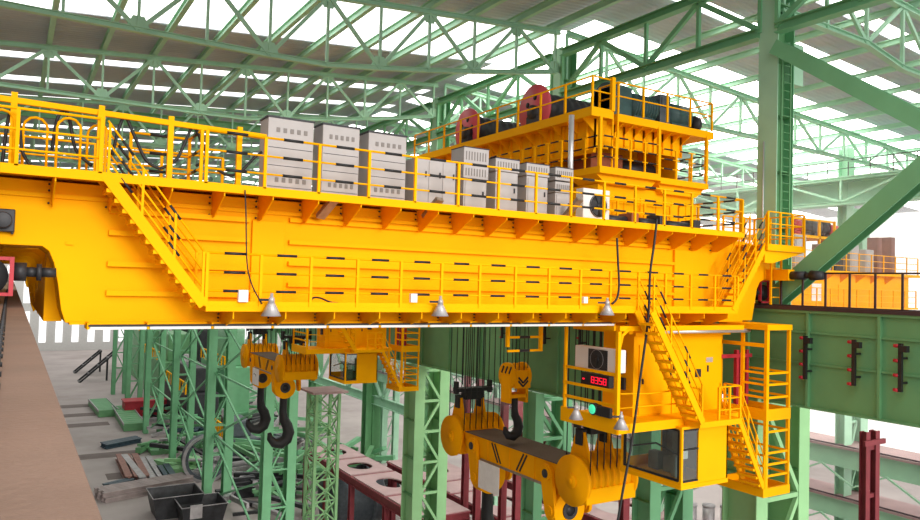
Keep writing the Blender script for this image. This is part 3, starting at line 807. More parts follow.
# motors and gear cases on the front of the top deck
MB().box((16.95, 17.95, ZT), (17.75, 19.1, 34.82)).tube((16.95, 18.5, 34.5), (17.75, 18.5, 34.5), .52, 20).build('gear_case', TEA, tr, bevel=.03)
mm = MB().tube((17.8, 18.3, 34.28), (19.0, 18.3, 34.28), .42, 20)
for k in range(9): mm.tube((17.88 + k * .12, 18.3, 34.28), (17.92 + k * .12, 18.3, 34.28), .47, 20)
mm.box((17.9, 18.0, ZT - .04), (18.9, 18.6, 33.95)).build('hoist_motor', TEA, tr)
MB().box((19.1, 17.95, ZT - .04), (19.6, 18.8, 34.85)).box((19.15, 17.9, 34.4), (19.5, 18.0, 34.75)).build('control_box', BGR, tr, bevel=.02)
mm = MB().tube((19.65, 18.35, 34.25), (20.7, 18.35, 34.25), .46, 20).tube((20.7, 18.35, 34.2), (20.85, 18.35, 34.2), .34, 16).box((19.75, 18.0, ZT - .04), (20.6, 18.7, 33.95)).build('hoist_motor', TEA, tr)
MB().tube((20.9, 18.1, 34.05), (21.1, 18.1, 34.05), .3, 16).box((20.85, 17.9, ZT - .04), (21.15, 18.4, 33.85)).build('drum_brake', DRK, tr)
MB().box((17.4, 21.5, ZT), (19.2, 24, 34.5)).build('gear_case', BGR, tr, bevel=.05)

# machinery visible behind the railing under the trolley, on the girder top
for k, (a, b, zt) in enumerate(((606, 632, 30.3), (640, 660, 30.35), (668, 694, 30.28))):
    p, q = at(a, 212, 1, 16.2), at(b, 215, 1, 16.2)
    t = thing('drive_motor', 'dark travel motor on the girder top behind the railing, ' + ['right of the air conditioner', 'middle one under the trolley', 'nearest to the end platform'][k], 'motor', ((p.x + q.x) / 2, 16.3, ZD), 'travel motors on the girder top')
    MB().tube((p.x, 16.3, 30.06), (q.x - .2, 16.3, 30.06), .15, 14).box((p.x + .1, 16.15, ZD), (q.x - .3, 16.45, 29.98)).build('motor_body', DRK, t)
    MB().box((q.x - .2, 16.0, ZD), (q.x + .1, 16.6, zt)).build('gear_case', BRN if k == 0 else DRK, t, bevel=.03)
    MB().box((p.x - .05, 15.95, ZD), (q.x + .15, 16.65, ZD + .05)).build('base_plate', YEL, t)


# ================================================================== OPERATOR CABIN UNIT
def cabin_unit(D, label, mirror=False):
    D = Vector(D); t = thing('operator_cabin', label, 'crane cabin', Vector((17.5, 15.5, 24.2)) + D, 'operator cabins under the cranes')
    def B(*boxes):
        m = MB()
        for a, b in boxes: m.box(a, b)
        return m
    def put(mb, name, mats, par=None, bevel=0):
        for i in range(len(mb.v)): mb.v[i] = mb.v[i] + D
        return mb.build(name, mats, par or t, None, bevel)
    def gr(pts, *a, **k): return guardrail(t, [Vector(p) + D for p in pts], *a, **k)
    # control room
    room = put(B(((15.7, 15.6, 24.2), (19.6, 16.9, 26.72))), 'control_room', YEL, None, .015)
    put(B(((17.3, 15.56, 24.25), (18.05, 15.60, 26.25)),), 'door', YEL, room, .01)
    put(B(((15.9, 15.56, 24.3), (16.9, 15.60, 26.35)),), 'door', YEL, room, .01)
    for bx_ in (((17.95, 15.52, 25.2), (18.0, 15.56, 25.35)), ((16.0, 15.52, 25.2), (16.05, 15.56, 25.35)), ((18.35, 15.57, 25.3), (18.6, 15.60, 25.55)), ((18.9, 15.57, 25.45), (18.96, 15.60, 25.65)), ((15.62, 15.9, 25.75), (15.7, 16.15, 26.1)), ((15.62, 15.9, 25.0), (15.7, 16.15, 25.35))): put(B(bx_), 'door_fitting', DRK, room)
    put(B(((18.85, 15.58, 25.75), (19.15, 15.60, 25.9)),), 'notice_plate', ALU, room)
    put(B(((15.65, 15.5, 26.62), (19.9, 15.6, 26.72)),), 'roof_edge', YEL, room)
    put(MB().tube((16.2, 14.95, 26.78), (20.1, 14.95, 26.78), .06, 12), 'grey_duct', ALU)
    put(B(((14.4, 14.85, 26.82), (19.7, 15.0, 26.96)), ((14.4, 17.4, 26.82), (19.7, 17.55, 26.96)), ((14.9, 15.0, 26.72), (15.05, 17.4, 26.96)), ((17.3, 15.0, 26.72), (17.45, 17.4, 26.96)), ((19.3, 15.0, 26.72), (19.45, 17.4, 26.96))), 'hanger_frame', YEL)
    # platform with fascia
    put(B(((14.3, 14.8, 24.05), (19.6, 17.12, 24.25)), ((16.9, 14.15, 24.08), (18.75, 14.79, 24.245)), ((14.27, 14.76, 24.0), (14.35, 17.15, 24.42)), ((14.29, 14.72, 24.02), (16.89, 14.79, 24.28))), 'platform', YEL)
    # left cage with corner posts and a knee at the top
    put(B(((14.31, 14.81, 24.25), (14.42, 14.92, 26.81)), ((14.31, 17.04, 24.25), (14.4, 17.11, 26.81)), ((14.33, 15.01, 26.83), (14.4, 17.2, 26.95))), 'cage_post', YEL)
    put(MB().path([(14.42, 14.86, 26.4), (14.5, 14.86, 26.7), (14.75, 14.86, 26.88)], .05, 6), 'knee_brace', YEL)
    for z in (24.75, 25.15, 25.62): put(B(((14.33, 14.86, z - .04), (14.38, 17.15, z + .04)),), 'cage_rail', YEL)
    put(MB().path([(14.45, 14.83, 25.1), (15.6, 14.83, 25.05), (16.85, 14.83, 25.1)], .022, 6).path([(14.45, 14.83, 24.7), (16.85, 14.83, 24.7)], .02, 6), 'front_rail', YEL)
    gr([(16.95, 14.8, 24.25), (16.95, 14.2, 24.25)], .95, .6, False)
    gr([(17.75, 14.2, 24.25), (18.7, 14.2, 24.25), (18.7, 14.75, 24.25)], .95, .5, False)
    # glass cab underneath
    cx0, cx1, cy0, cy1, z0, z1 = 16.55, 18.55, 14.5, 16.9, 22.42, 24.08
    cab = put(B(((cx0, cy0, z1 - .08), (cx1, cy1, z1)), ((cx0 - .03, cy0 - .03, z0 - .12), (cx1, cy1, z0)), ((cx0 + .75, cy0, z0), (cx1, cy0 + .05, z1)), ((cx1 - .05, cy0, z0), (cx1, cy1, z1)), ((cx0, cy1 - .05, z0), (cx1, cy1, z0 + .3)), ((cx0 + 1.75, cy1 - .05, z0), (cx1, cy1, z1))), 'cab_shell', YEL)
    fr = B(((cx0 - .012, cy0 - .012, z0), (cx0 + .06, cy0 + .06, z1)), ((cx0 - .012, cy1 - .1, z0), (cx0 + .06, cy1 + .01, z1)), ((cx0 + .70, cy0 - .012, z0), (cx0 + .749, cy0 + .06, z1)))
    fr.box((cx0 - .008, cy0 + .06, z0), (cx0 + .06, cy1 - .1, z0 + .1)).box((cx0 - .008, cy0 + .06, z1 - .1), (cx0 + .06, cy1 - .1, z1 - .082)).box((cx0 + .06, cy0 - .008, z0), (cx0 + .7, cy0 + .06, z0 + .08))
    put(fr, 'corner_frame', YEL, cab)
    bf = MB()
    for z in (z0 + .11, z1 - .11): bf.box((cx0 - .02, cy0 + .1, z - .03), (cx0 + .05, cy1 - .12, z + .03))
    for y in (cy0 + .1, cy1 - .14): bf.box((cx0 - .019, y - .03, z0 + .1), (cx0 + .05, y + .03, z1 - .1))
    for z in (z0 + .09, z1 - .11, z0 + 1.0): bf.box((cx0 + .08, cy0 - .02, z - .02), (cx0 + .7, cy0 + .05, z + .02))
    put(bf, 'window_frame', BLK, cab)
    put(B(((cx0 + .01, cy0 + .1, z0 + .1), (cx0 + .025, cy1 - .1, z1 - .1)),), 'side_window', GLS, cab)
    put(B(((cx0 + .08, cy0 + .01, z0 + .08), (cx0 + .7, cy0 + .025, z1 - .1)),), 'front_window', GLS, cab)
    seat = B(((17.3, 15.4, 22.45), (17.8, 15.9, 22.9)), ((17.7, 15.4, 22.9), (17.85, 15.9, 23.6)), ((17.0, 15.1, 22.45), (17.3, 15.3, 23.1)), ((17.2, 16.0, 22.45), (17.5, 16.4, 23.0)))
    put(seat, 'operator_seat', INT, cab, .03)
    put(B(((cx0 + 1.75, cy1 - .09, z0), (cx1 - .06, cy1 - .06, z1 - .1)), ((cx1 - .09, cy0 + .06, z0), (cx1 - .06, cy1 - .1, z1 - .1))), 'cab_lining', INT, cab)
    put(MB().path([(16.75, 14.7, 23.2), (16.9, 15.8, 23.35), (16.75, 16.7, 23.1)], .03, 6), 'grab_bar', BLK, cab)
    put(B(((cx0 + .25, cy0 + .2, 23.1), (cx0 + .5, cy0 + .22, 23.4)),), 'paper_note', PAP, cab)
    # stair cage on the right
    tx0, tx1, ty0, ty1 = 19.95, 21.15, 14.2, 15.9
    T = MB()
    for x, y in ((tx0, ty0), (tx1 - .08, ty0), (tx0, ty1), (tx1 - .08, ty1), (tx0, 15.05)):
        T.box((x, y, 21.75), (x + (.12 if (x, y) == (tx0, ty0) else .08), y + .1, 27.0))
    put(T, 'tower_post', YEL)
    put(B(((tx0 - .03, ty0 - .03, 26.84), (tx1 + .02, ty1 + .02, 27.01)), ((tx0 - .008, ty0 + .12, 26.3), (tx0 + .06, ty1, 26.42))), 'tower_cap', YEL)
    put(B(((tx0 - .01, ty0 - .012, 24.05), (tx1 + .01, ty0 + .05, 24.4)), ((tx0 - .011, ty0 + .05, 24.05), (tx0 + .05, ty1, 24.4)), ((tx1 - .05, ty0 + .05, 24.05), (tx1 + .011, ty1, 24.4)), ((tx0 + .05, ty0 + .75, 24.05), (tx1 - .05, ty1 - .01, 24.1))), 'tower_landing', YEL)
    put(B(((19.84, ty0 - .015, 21.73), (tx1 + .01, ty0 + .06, 22.0)), ((tx1 - .06, ty0 + .06, 21.73), (tx1 + .012, ty1, 22.0)), ((19.84, ty0 + .06, 21.73), (19.9, ty1, 22.0)), ((19.9, ty1 - .06, 21.74), (tx1 - .06, ty1 + .01, 22.0)), ((19.9, ty0 + .06, 21.75), (tx1 - .06, ty1 - .06, 21.8))), 'tower_floor', YEL)
    for z in (22.35, 22.7, 23.05, 23.7, 24.75, 25.15, 25.5):
        m = MB().box((tx0, ty0 + .02, z - .035), (tx1, ty0 + .06, z + .035)).box((tx1 - .06, ty0, z - .035), (tx1 - .02, ty1, z + .035))
        if z > 24: m.box((tx0 + .02, ty0, z - .035), (tx0 + .06, 15.1, z + .035))
        put(m, 'tower_rail', YEL)
    for z in (22.6, 23.1, 23.6): put(MB().box((tx0 + .02, 15.1, z - .03), (tx0 + .06, ty1, z + .03)), 'side_rail', YEL)
    s = stair(t, Vector((18.72, 14.24, 24.2)) + D, Vector((19.95, 14.24, 21.95)) + D, (0, .7, 0), 9, True, bands=False, nm='lower_stair', sw=.16)
    put(MB().box((20.35, 15.6, 24.3), (20.47, 15.72, 26.1)).box((20.85, 15.6, 24.3), (20.97, 15.72, 26.1)).box((19.6, 15.58, 25.85), (21.1, 15.64, 25.97)).box((20.55, 15.62, 24.3), (20.75, 15.68, 26.0)), 'collector_mast', DRD)
    st = stair(t, Vector((14.85, 14.1, 27.4)) + D, Vector((16.95, 14.1, 24.25)) + D, (0, .58, 0), 12, True, nm='upper_stair', sw=.2)
    return t


c1 = cabin_unit((0, 0, 0), 'yellow operator cabin with stairs hanging under the near crane at the right')
cabin2 = copy_tree(c1, (-.15, 24.2, -.15), 'yellow operator cabin with stairs hanging under the far crane, behind the middle of the girder')

# yellow rail frame hung under the crane between the ropes and the cage
hp = [at(px, py, 1, 18.4) for px, py in ((508, 326), (541, 326), (541, 351), (508, 347))]
t = thing('service_frame', 'yellow hanging rail frame in front of the green girder, right of the hoist ropes', 'rail frame', hp[3])
for a_, b_ in ((hp[1], hp[2]), (hp[0], hp[3])): MB().box((a_.x - .05, 18.35, b_.z), (a_.x + .05, 18.45, 27.2)).build('post', YEL, t)
for k in range(3):
    z = hp[2].z + .03 + .42 * k; m = MB().box((hp[0].x, 18.37, z - .035), (hp[1].x, 18.43, z + .035)); c = (hp[0].x + hp[1].x) / 2
    m.box((c - .2, 18.365, z - .04), (c + .2, 18.435, z + .04), 1); m.build('rail', [YEL, BLK], t)
for x_ in (14.9, 15.9):
    MB().box((x_, 17.3, 27.1), (x_ + .06, 18.5, 27.2)).build('hanger', YEL, t)

# equipment in the near cage
ac_unit((14.48, 16.8, 25.6), True, 'white air conditioner in the yellow cage under the near crane', 1.82, .68, .3, .27, 1.0, True)
t = thing('led_display', 'black display with red glowing digits below the caged air conditioner', 'display', (14.5, 15.9, 25.3))
MB().box((14.42, 15.27, 25.18), (14.62, 16.45, 25.52)).build('housing', BLK, t, bevel=.02)
SEG = {'8': 'abcdefg', '5': 'afgcd', '0': 'abcdef', '3': 'abgcd'}
def digit(mb, ch, y, z, w=.11, h=.17, th=.018):
    # read from -X, so left is +Y
    S = {'a': (0, h, w, h), 'd': (0, 0, w, 0), 'g': (0, h / 2, w, h / 2), 'f': (0, h / 2, 0, h), 'e': (0, 0, 0, h / 2), 'b': (w, h / 2, w, h), 'c': (w, 0, w, h / 2)}
    for c in SEG[ch]:
        a, b, c2_, d2 = S[c]
        mb.box((14.405, y - a + th / 2, z + b - th / 2), (14.418, y - c2_ - th / 2, z + d2 + th / 2))
dg = MB()
for k, ch in enumerate('8358'): digit(dg, ch, 15.98 - .165 * k, 25.265)
dg.build('digits', LED, t)
MB().box((14.405, 16.28, 25.32), (14.418, 16.36, 25.36)).build('status_light', LED, t)
t = thing('signal_lamp', 'round green glowing signal lamp at the bottom of the yellow cage', 'lamp', (14.22, 15.6, 24.6))
MB().tube((14.14, 15.62, 24.58), (14.28, 15.62, 24.58), .17, 20).box((14.18, 14.95, 24.42), (14.28, 15.5, 24.7)).build('housing', BLK, t, bevel=.01)
MB().tube((14.125, 15.62, 24.58), (14.14, 15.62, 24.58), .135, 20).build('lens', GLW, t)

# ================================================================== LIFTING BEAMS AND HOOKS
def hook_path(c, s=1.0, y=None):
    pts = [(0, 0), (0, -.5), (0, -1.1), (.06, -1.55), (.3, -1.95), (.42, -2.4), (.28, -2.85), (-.1, -3.08), (-.52, -3.0), (-.78, -2.7), (-.84, -2.35)]
    rs = [.24, .24, .25, .30, .34, .38, .38, .36, .30, .22, .12]
    return [Vector(c) + Vector((x * s, 0, z * s)) for x, z in pts], [q * s for q in rs]


def lifting_beam(D, label, rope_top, paper_lines):
    D = Vector(D); t = thing('lifting_beam', label, 'lifting beam', Vector((17.5, 23.2, 21.2)) + D, 'lifting beams with hooks')
    def put(mb, name, mats, par=None, bevel=0):
        for i in range(len(mb.v)): mb.v[i] = mb.v[i] + D
        return mb.build(name, mats, par or t, None, bevel)
    beam = put(MB().box((16.8, 19.6, 20.86), (18.3, 26.9, 21.72)), 'beam_box', ORG, None, .03)
    put(MB().box((16.76, 20.1, 21.72), (18.34, 26.4, 21.75)), 'top_plate', DCK, beam)
    for y, s in ((24.2, 1), (24.0, 1), (22.5, -1), (22.3, -1)):
        put(MB().bar((16.79, y - .22 * s, 20.95), (16.79, y + .22 * s, 21.65), .02, .075, up=(0, 1, 0)), 'hazard_stripe', BLK, beam)
    rb = MB()
    for y in (21.6, 23.2, 24.7): rb.box((16.77, y - .02, 20.88), (16.8, y + .02, 21.7))
    put(rb, 'rib', ORG, beam)
    put(MB().box((16.78, 21.1, 20.78), (16.9, 25.2, 20.87)), 'bottom_pipe', STL, beam)
    for yc, sg in ((19.25, -1), (27.25, 1)):
        zc = 21.42
        put(MB().tube((18.75, yc, zc), (18.85, yc, zc), .86, 36), 'side_disc', ORG)
        blk = put(MB().tube((16.55, yc, zc), (16.7, yc, zc), .86, 36), 'side_disc', ORG)
        put(MB().tube((16.50, yc, zc), (16.55, yc, zc), .26, 20).tube((16.46, yc, zc), (16.5, yc, zc), .1, 12), 'axle_cap', ORG, blk)
        put(MB().box((16.6, yc - .75, 20.75), (18.85, yc + .75, 21.28)), 'block_housing', YEL if sg < 0 else ORG, None, .04)
        for k in range(6):
            x = 16.95 + .3 * k
            put(MB().path([(x - .1, yc, zc + .1), (x - .05, yc, zc + .1), (x + .05, yc, zc + .1), (x + .1, yc, zc + .1)], [.80, .70, .70, .80], 30), 'sheave', ORG)
        for x in (16.95, 18.05):
            put(MB().prism([(yc - .55, 22.0), (yc + .55, 22.0), (yc + .22, 23.05), (yc - .18, 23.05)], 0, x - .05, x + .05), 'horn_plate', ORG)
            put(MB().box((x - .13, yc - .16, 22.6), (x + .13, yc + .18, 23.15)), 'rope_clamp', BLK, None, .03)
        put(MB().box((16.75, yc - .25, 23.3), (18.55, yc + .25, 23.46)).box((16.7, yc - .12, 23.2), (16.85, yc + .12, 23.75)).box((18.45, yc - .12, 23.2), (18.6, yc + .12, 23.75)).box((17.2, yc - .2, 22.95), (18.1, yc + .2, 23.4)), 'balance_frame', BLK, None, .02)
        rp = []
        for k in range(7): rp.append((16.85 + .3 * k, yc - .62)); rp.append((16.85 + .3 * k, yc + .62))
        for k in range(4): rp.append((17.1 + .35 * k, yc))
        for x, y in rp:
            put(MB().tube((x, y, 21.7 if abs(y - yc) > .1 else 23.6), (x, y, rope_top - D.z), .022, 5), 'hoist_rope', ROP)
    for k, (yh, ye) in enumerate(((20.76, 20.5), (25.67, 25.45))):
        for x in (16.70, 18.32):
            pg = [(yh + .34 * math.cos(a), 21.3 + .34 * math.sin(a)) for a in [i * math.pi / 8 for i in range(9)]]
            pg += [(ye + .30 * math.cos(a), 20.05 + .30 * math.sin(a)) for a in [math.pi + i * math.pi / 8 for i in range(9)]]
            h = put(MB().prism(pg, 0, x - .06, x + .08), 'hanger_plate', ORG, None, .01)
            put(MB().ring((yh, 21.3), 0, .17, .27, x - .10, x - .06, 20), 'pin_boss', ORG, h)
            put(MB().ring((ye, 20.05), 0, .02, .18, x - .10, x - .06, 16), 'pin_boss', ORG, h)
            put(MB().tube((x - .115, yh, 21.3), (x - .06, yh, 21.3), .15, 16), 'pin', DRK, h)
        ex, ez = 17.35, 20.05
        e = put(MB().tube((ex, ye - .28, ez), (ex, ye + .28, ez), .70, 32).box((ex - .4, ye - .26, ez), (ex + .4, ye + .26, 20.86)), 'hook_eye', ORG, None, .015)
        put(MB().ring((ex, ez), 1, .2, .33, ye - .33, ye - .28, 20).tube((ex, ye - .30, ez), (ex, ye - .285, ez), .2, 16), 'eye_bush', DRK, e)
        P, R = hook_path((ex, ye, ez - .5)); put(MB().path(P, R, 12), 'ladle_hook', BLK)
    pp = MB().box((16.6, 23.6, 19.75), (16.62, 25.05, 20.85))
    o = put(pp, 'white_sheet', PAP)
    if paper_lines:
        put(MB().path([(16.595, 24.75, 20.4), (16.595, 24.6, 20.5), (16.595, 24.45, 20.42), (16.595, 24.3, 20.47), (16.595, 24.2, 20.33)], .018, 4), 'pen_mark', BLK, o)
    return t


lifting_beam((0, 0, 0), 'large amber lifting beam with dark dusty top hanging from the near crane, front right', 31.2, False)
lb2 = lifting_beam((-2.05, 25.5, 1.0), 'smaller-looking amber lifting beam with two black hooks in front of green columns', 29.2, True)

# auxiliary hook block
t = thing('hook_block', 'amber hook block with chevron and single black hook beside the big lifting beam', 'hook block', (17.2, 23.5, 24.5))
hx, hy, hz = 17.2, 23.5, 24.45
for x in (-.42, .30):
    MB().tube((hx + x - .03, hy, hz), (hx + x + .12, hy, hz), .52, 30).build('side_disc', ORG, t)
MB().tube((hx - .32, hy, hz), (hx + .3, hy, hz), .41, 26).build('sheave_core', ORG, t)
MB().path([(hx - .25, hy, hz), (hx - .18, hy, hz), (hx - .08, hy, hz), (hx, hy, hz)], [.5, .4, .4, .5], 26).path([(hx + .02, hy, hz), (hx + .09, hy, hz), (hx + .19, hy, hz), (hx + .26, hy, hz)], [.5, .4, .4, .5], 26).build('sheave', ORG, t)
MB().box((hx - .36, hy - .48, hz - .45), (hx + .40, hy - .38, hz + .25)).box((hx - .47, hy - .3, hz - 1.05), (hx - .36, hy + .3, hz)).box((hx + .31, hy - .3, hz - 1.05), (hx + .44, hy + .3, hz)).box((hx - .4, hy - .3, hz - .85), (hx + .4, hy + .3, hz - .7)).build('cheek_plate', ORG, t, bevel=.02)
for dz in (0, .14):
    MB().bar((hx - .2, hy - .49, hz - .02 - dz), (hx + .03, hy - .49, hz - .24 - dz), .02, .07).bar((hx + .03, hy - .49, hz - .24 - dz), (hx + .26, hy - .49, hz - .02 - dz), .02, .07).build('chevron', BLK, t)
for k in range(3): MB().bar((hx - .457, hy - .35 + .25 * k, hz + .38), (hx - .457, hy - .2 + .25 * k, hz + .1), .02, .07, up=(0, 1, 0)).build('hazard_stripe', BLK, t)
P, R = hook_path((hx, hy, hz - .75), .53)
MB().path(P, R, 12).build('hook', BLK, t)
for x in (-.3, -.12, .12, .3):
    for y in (-.4, .4): MB().tube((hx + x, hy + y, hz), (hx + x, hy + y, 31.0), .018, 5).build('hoist_rope', ROP, t)

# ================================================================== NEXT BAY (right background)
t = thing('high_runway_girder', 'pale green high runway girder with railing across the next bay, at the upper right', 'girder', (50, 40, 34.4))
MB().box((50, 8, 34.4), (50.2, 120, 36.0)).box((49.6, 8, 35.95), (51.2, 120, 36.15)).box((49.5, 8, 34.3), (50.6, 120, 34.42)).build('web', GRN, t)
tw = MB().hbeam((48.6, 8, 34.35), (48.6, 120, 34.35), .2, .2).hbeam((48.6, 8, 36.0), (48.6, 120, 36.0), .2, .2)
for k in range(26):
    y = 8 + 4.2 * k
    tw.bar((48.6, y, 34.3), (48.6, y, 36), .14, .14)
    a, b = (34.4, 35.9) if k % 2 else (35.9, 34.4)
    tw.bar((48.6, y, a), (48.6, y + 4.2, b), .14, .14)
tw.build('side_truss', GRN, t)
MB().box((48.5, 8, 36.1), (50, 120, 36.16)).build('walkway', GRN, t)
guardrail(t, [(48.6, 60, 36.15), (48.6, 12, 36.15)], 1.1, 1.5, False, (1, .5), .03, [TRK, BLK], .05)
for k in range(6):
    y = 33 + 14 * k if k else 29.7
    c = thing('side_bay_column', 'pale green column of the next bay, ' + ['the nearest one, lower right', 'second back', 'third back', 'fourth back', 'fifth back', 'farthest back'][k], 'column', (50.5, y, 0), 'columns of the next bay')
    MB().hbeam((50.4, y, 0), (50.4, y, 38.4), .9, .7, up=(0, 1, 0), t=.05).build('shaft', GRN, c)
    MB().hbeam((52.4, y, 0), (52.4, y, 34.3), .9, .7, up=(0, 1, 0), t=.05).build('shaft', GRN, c)
    lc = MB()
    for j in range(11): lc.bar((50.8, y, 1 + 3 * j), (52, y, 4 + 3 * j), .15); lc.bar((50.8, y, 1 + 3 * j), (52, y, 1 + 3 * j), .15)
    lc.build('lacing', GRN, c)
for k, (z, l) in enumerate(((17.5, 'upper pale green floor girder with bracing at the lower right'), (14.0, 'lower pale green floor girder with bracing at the lower right'))):
    g = thing('floor_girder', l, 'girder', (50, 40, z - 2))
    MB().box((49.4, 5, z - .15), (52.5, 120, z)).build('slab', PNK, g)
    MB().box((49.8, 5, z - 1.5), (49.95, 120, z - .15)).build('web', GRN, g)
    bb = MB()
    for j in range(20):
        y = 6 + 4.5 * j
        bb.bar((49.5, y, z - 2.6), (49.5, y + 2.25, z - 1.4), .12).bar((49.5, y + 4.5, z - 2.6), (49.5, y + 2.25, z - 1.4), .12)
    bb.build('bracing', GRN, g)
    MB().tube((49.35, 5, z + .1), (49.35, 120, z + .1), .06, 6).build('edge_rail', TRK, g)

# crane of the next bay
c3 = thing('overhead_crane', 'pale yellow crane of the next bay, behind the big green brace', 'crane', (42, 25, 27))
MB().box((25.5, 24.7, 26.9), (49.0, 26.5, 29.3)).build('main_girder', YEL, c3)
MB().box((25.5, 24.0, 29.2), (49.0, 26.5, 29.36)).build('upper_deck', YEL, c3)
MB().box((25.5, 24.1, 27.2), (49.0, 24.7, 27.3)).build('lower_walkway', YEL, c3)
guardrail(c3, [(33, 24.05, 29.36), (48.8, 24.05, 29.36)], 1.05, 1.3, False)
guardrail(c3, [(33, 24.15, 27.3), (48.8, 24.15, 27.3)], 1.05, 1.3, False)
for k in range(8): MB().prism([(24.05, 29.2), (24.7, 29.2), (24.7, 28.7)], 0, 35 + 1.6 * k, 35.05 + 1.6 * k).build('bracket', YEL, c3)
for k, x in enumerate((38.6, 41.2)):
    MB().box((x, 24.66, 27.6), (x + .9, 24.7, 28.6)).build('inspection_panel', [WHT, YEL][k], c3, bevel=.01)
t3 = thing('crane_trolley', 'trolley with dark machinery on the pale yellow crane of the next bay', 'trolley', (39, 26, 29.4))
MB().box((36.6, 24.9, 31.2), (41.3, 28.5, 31.35)).build('deck', YEL, t3)
for x in (36.7, 38.2, 39.7, 41.2): MB().box((x - .06, 24.9, 29.36), (x + .06, 25.02, 32.3)).build('post', YEL, t3)
MB().box((36.7, 25.0, 32.2), (41.2, 25.06, 32.3)).build('rail', YEL, t3)
for k, (x, m) in enumerate(((36.9, DRK), (38.1, DRD), (39.0, DRK), (40.0, BGR), (40.9, DRK))):
    MB().tube((x, 25.9, 31.95), (x + .8, 25.9, 31.95), .5, 16).box((x + .1, 25.5, 31.35), (x + .7, 26.3, 31.6)).build('hoist_motor', m, t3)
MB().tube((41.6, 25.4, 31.4), (41.75, 25.4, 31.4), .75, 24).build('drum_flange', RED, t3)
MB().box((37.3, 25.1, 30.0), (38.6, 26.2, 31.1)).build('brown_gearbox', BRN, t3, bevel=.03)
for k, (x, wd, h, m) in enumerate(((36.7, 1.0, 1.9, GRY), (39.2, .9, 1.5, GRY), (40.5, .8, 1.3, DRK), (42.0, .9, 1.6, GRY), (43.6, .9, 1.4, GRY), (44.9, .5, 2.2, RUST), (46.4, .5, 2.3, RUST))):
    t = thing('side_bay_cabinet', ['light grey cabinet left end', 'light grey cabinet below the motors', 'dark cabinet', 'light grey cabinet under the brace', 'grey cabinet right of the brace', 'brown upright box', 'brown upright box nearest the edge'][k] + ' on the crane of the next bay', 'cabinet', (x + wd / 2, 24.9, 29.36), 'cabinets on the crane of the next bay')
    MB().box((x, 24.45, 29.4), (x + wd, 25.1, 29.36 + h)).build('body', m, t, bevel=.02)
    MB().box((x + .08, 24.43, 29.5), (x + wd - .08, 24.45, 29.3 + h)).build('door', m, t, bevel=.008)

# ================================================================== MAROON STEEL UNDER THE RUNWAY
def platform(name, label, x0, x1, y0, y1, z, holes, legs, group='maroon platforms under the runway'):
    t = thing(name, label, 'platform', ((x0 + x1) / 2, (y0 + y1) / 2, 0), group)
    for k, (a, b) in enumerate(zip([y0] + [h + .35 for h in holes], [h - .35 for h in holes] + [y1])):
        fr = .62 if k % 2 == 0 else .4
        cx, cy = (x0 + x1) / 2, (a + b) / 2; hx_, hy_ = (x1 - x0) * .27, (b - a) * .27
        m = MB()
        if b - a > 5:      # plate with an oval manhole
            n = 24; vs = []; fs = []
            for i in range(n):
                an = 2 * math.pi * i / n; c, s = math.cos(an), math.sin(an); q = max(abs(c), abs(s))
                for zz in (z - .12, z):
                    vs.append((cx + hx_ * c, cy + hy_ * s, zz)); vs.append((cx + (x1 - x0) / 2 * c / q, cy + (b - a) / 2 * s / q, zz))
            for i in range(n):
                j = (i + 1) % n; o = i * 4; p_ = j * 4
                fs += [(o + 2, o + 3, p_ + 3, p_ + 2), (o, p_, p_ + 1, o + 1), (o, o + 2, p_ + 2, p_), (o + 1, p_ + 1, p_ + 3, o + 3)]
            m.add(vs, fs)
        else: m.box((x0, a, z - .12), (x1, b, z))
        m.build('deck_plate', PNK, t)
    for x in (x0, x1): MB().hbeam((x, y0, z - .55), (x, y1, z - .55), .35, .85, t=.06).build('side_beam', MAR, t)
    for y in [y0, y1] + holes: MB().hbeam((x0, y, z - .4), (x1, y, z - .4), .5, .6, t=.06).build('cross_beam', MAR, t)
    for (lx_, ly) in legs: MB().hbeam((lx_, ly, 0), (lx_, ly, z - .9), .5, .5, up=(0, 1, 0), t=.06).build('leg', MAR, t)
    return t


platform('steel_platform', 'maroon framed platform with dusty pink plates and oval holes behind the pale laced column', 30.8, 35.6, 55, 84, 8, [62, 70, 77], [(30.8, y) for y in (55.5, 62, 70, 77, 83.5)] + [(35.6, 56), (35.6, 70), (35.6, 83)])
platform('steel_platform', 'broad maroon platform with dusty pink plates lying below the amber lifting beam', 36.8, 42.6, 40, 74, 8, [48, 52, 60, 64], [(36.8, y) for y in (41, 52, 64, 73)] + [(42.6, 48), (42.6, 64)])
platform('steel_platform', 'maroon platform with dusty pink plates below the operator cabin, at the bottom', 44.5, 52, 34, 66, 8, [42, 45, 54], [(44.5, y) for y in (35, 45, 55, 65)])
fr = thing('maroon_portal', 'tall maroon portal frame with dusty pink top beam between aux hook and cabin', 'portal', (36, 43, 0))
MB().hbeam((36, 36, 15.9), (36, 48.8, 15.9), .9, .8, t=.06).build('top_beam', MAR, fr)
MB().box((35.5, 36, 16.3), (36.5, 48.8, 16.36)).build('top_plate', PNK, fr)
for y, zt in ((48.6, 21), (50.6, 21), (42, 15.5), (36.4, 15.5), (54.5, 21), (56.5, 21)):
    MB().hbeam((36, y, 0), (36, y, zt), .55, .5, up=(0, 1, 0), t=.06).build('post', MAR, fr)
for y0_, y1_ in ((48.6, 50.6), (54.5, 56.5)):
    for z in (20.5, 18.2, 14.5): MB().bar((36, y0_, z), (36, y1_, z), .35, .35).build('tie', MAR, fr)
rc = thing('maroon_mast', 'maroon twin post mast with cross arms at the lower right, in front of pale girders', 'mast', (36, 19.9, 0))
for dx in (-.42, .42): MB().hbeam((36 + dx, 19.9, 0), (36 + dx, 19.9, 21.4), .35, .35, up=(0, 1, 0), t=.05).build('post', MAR, rc)
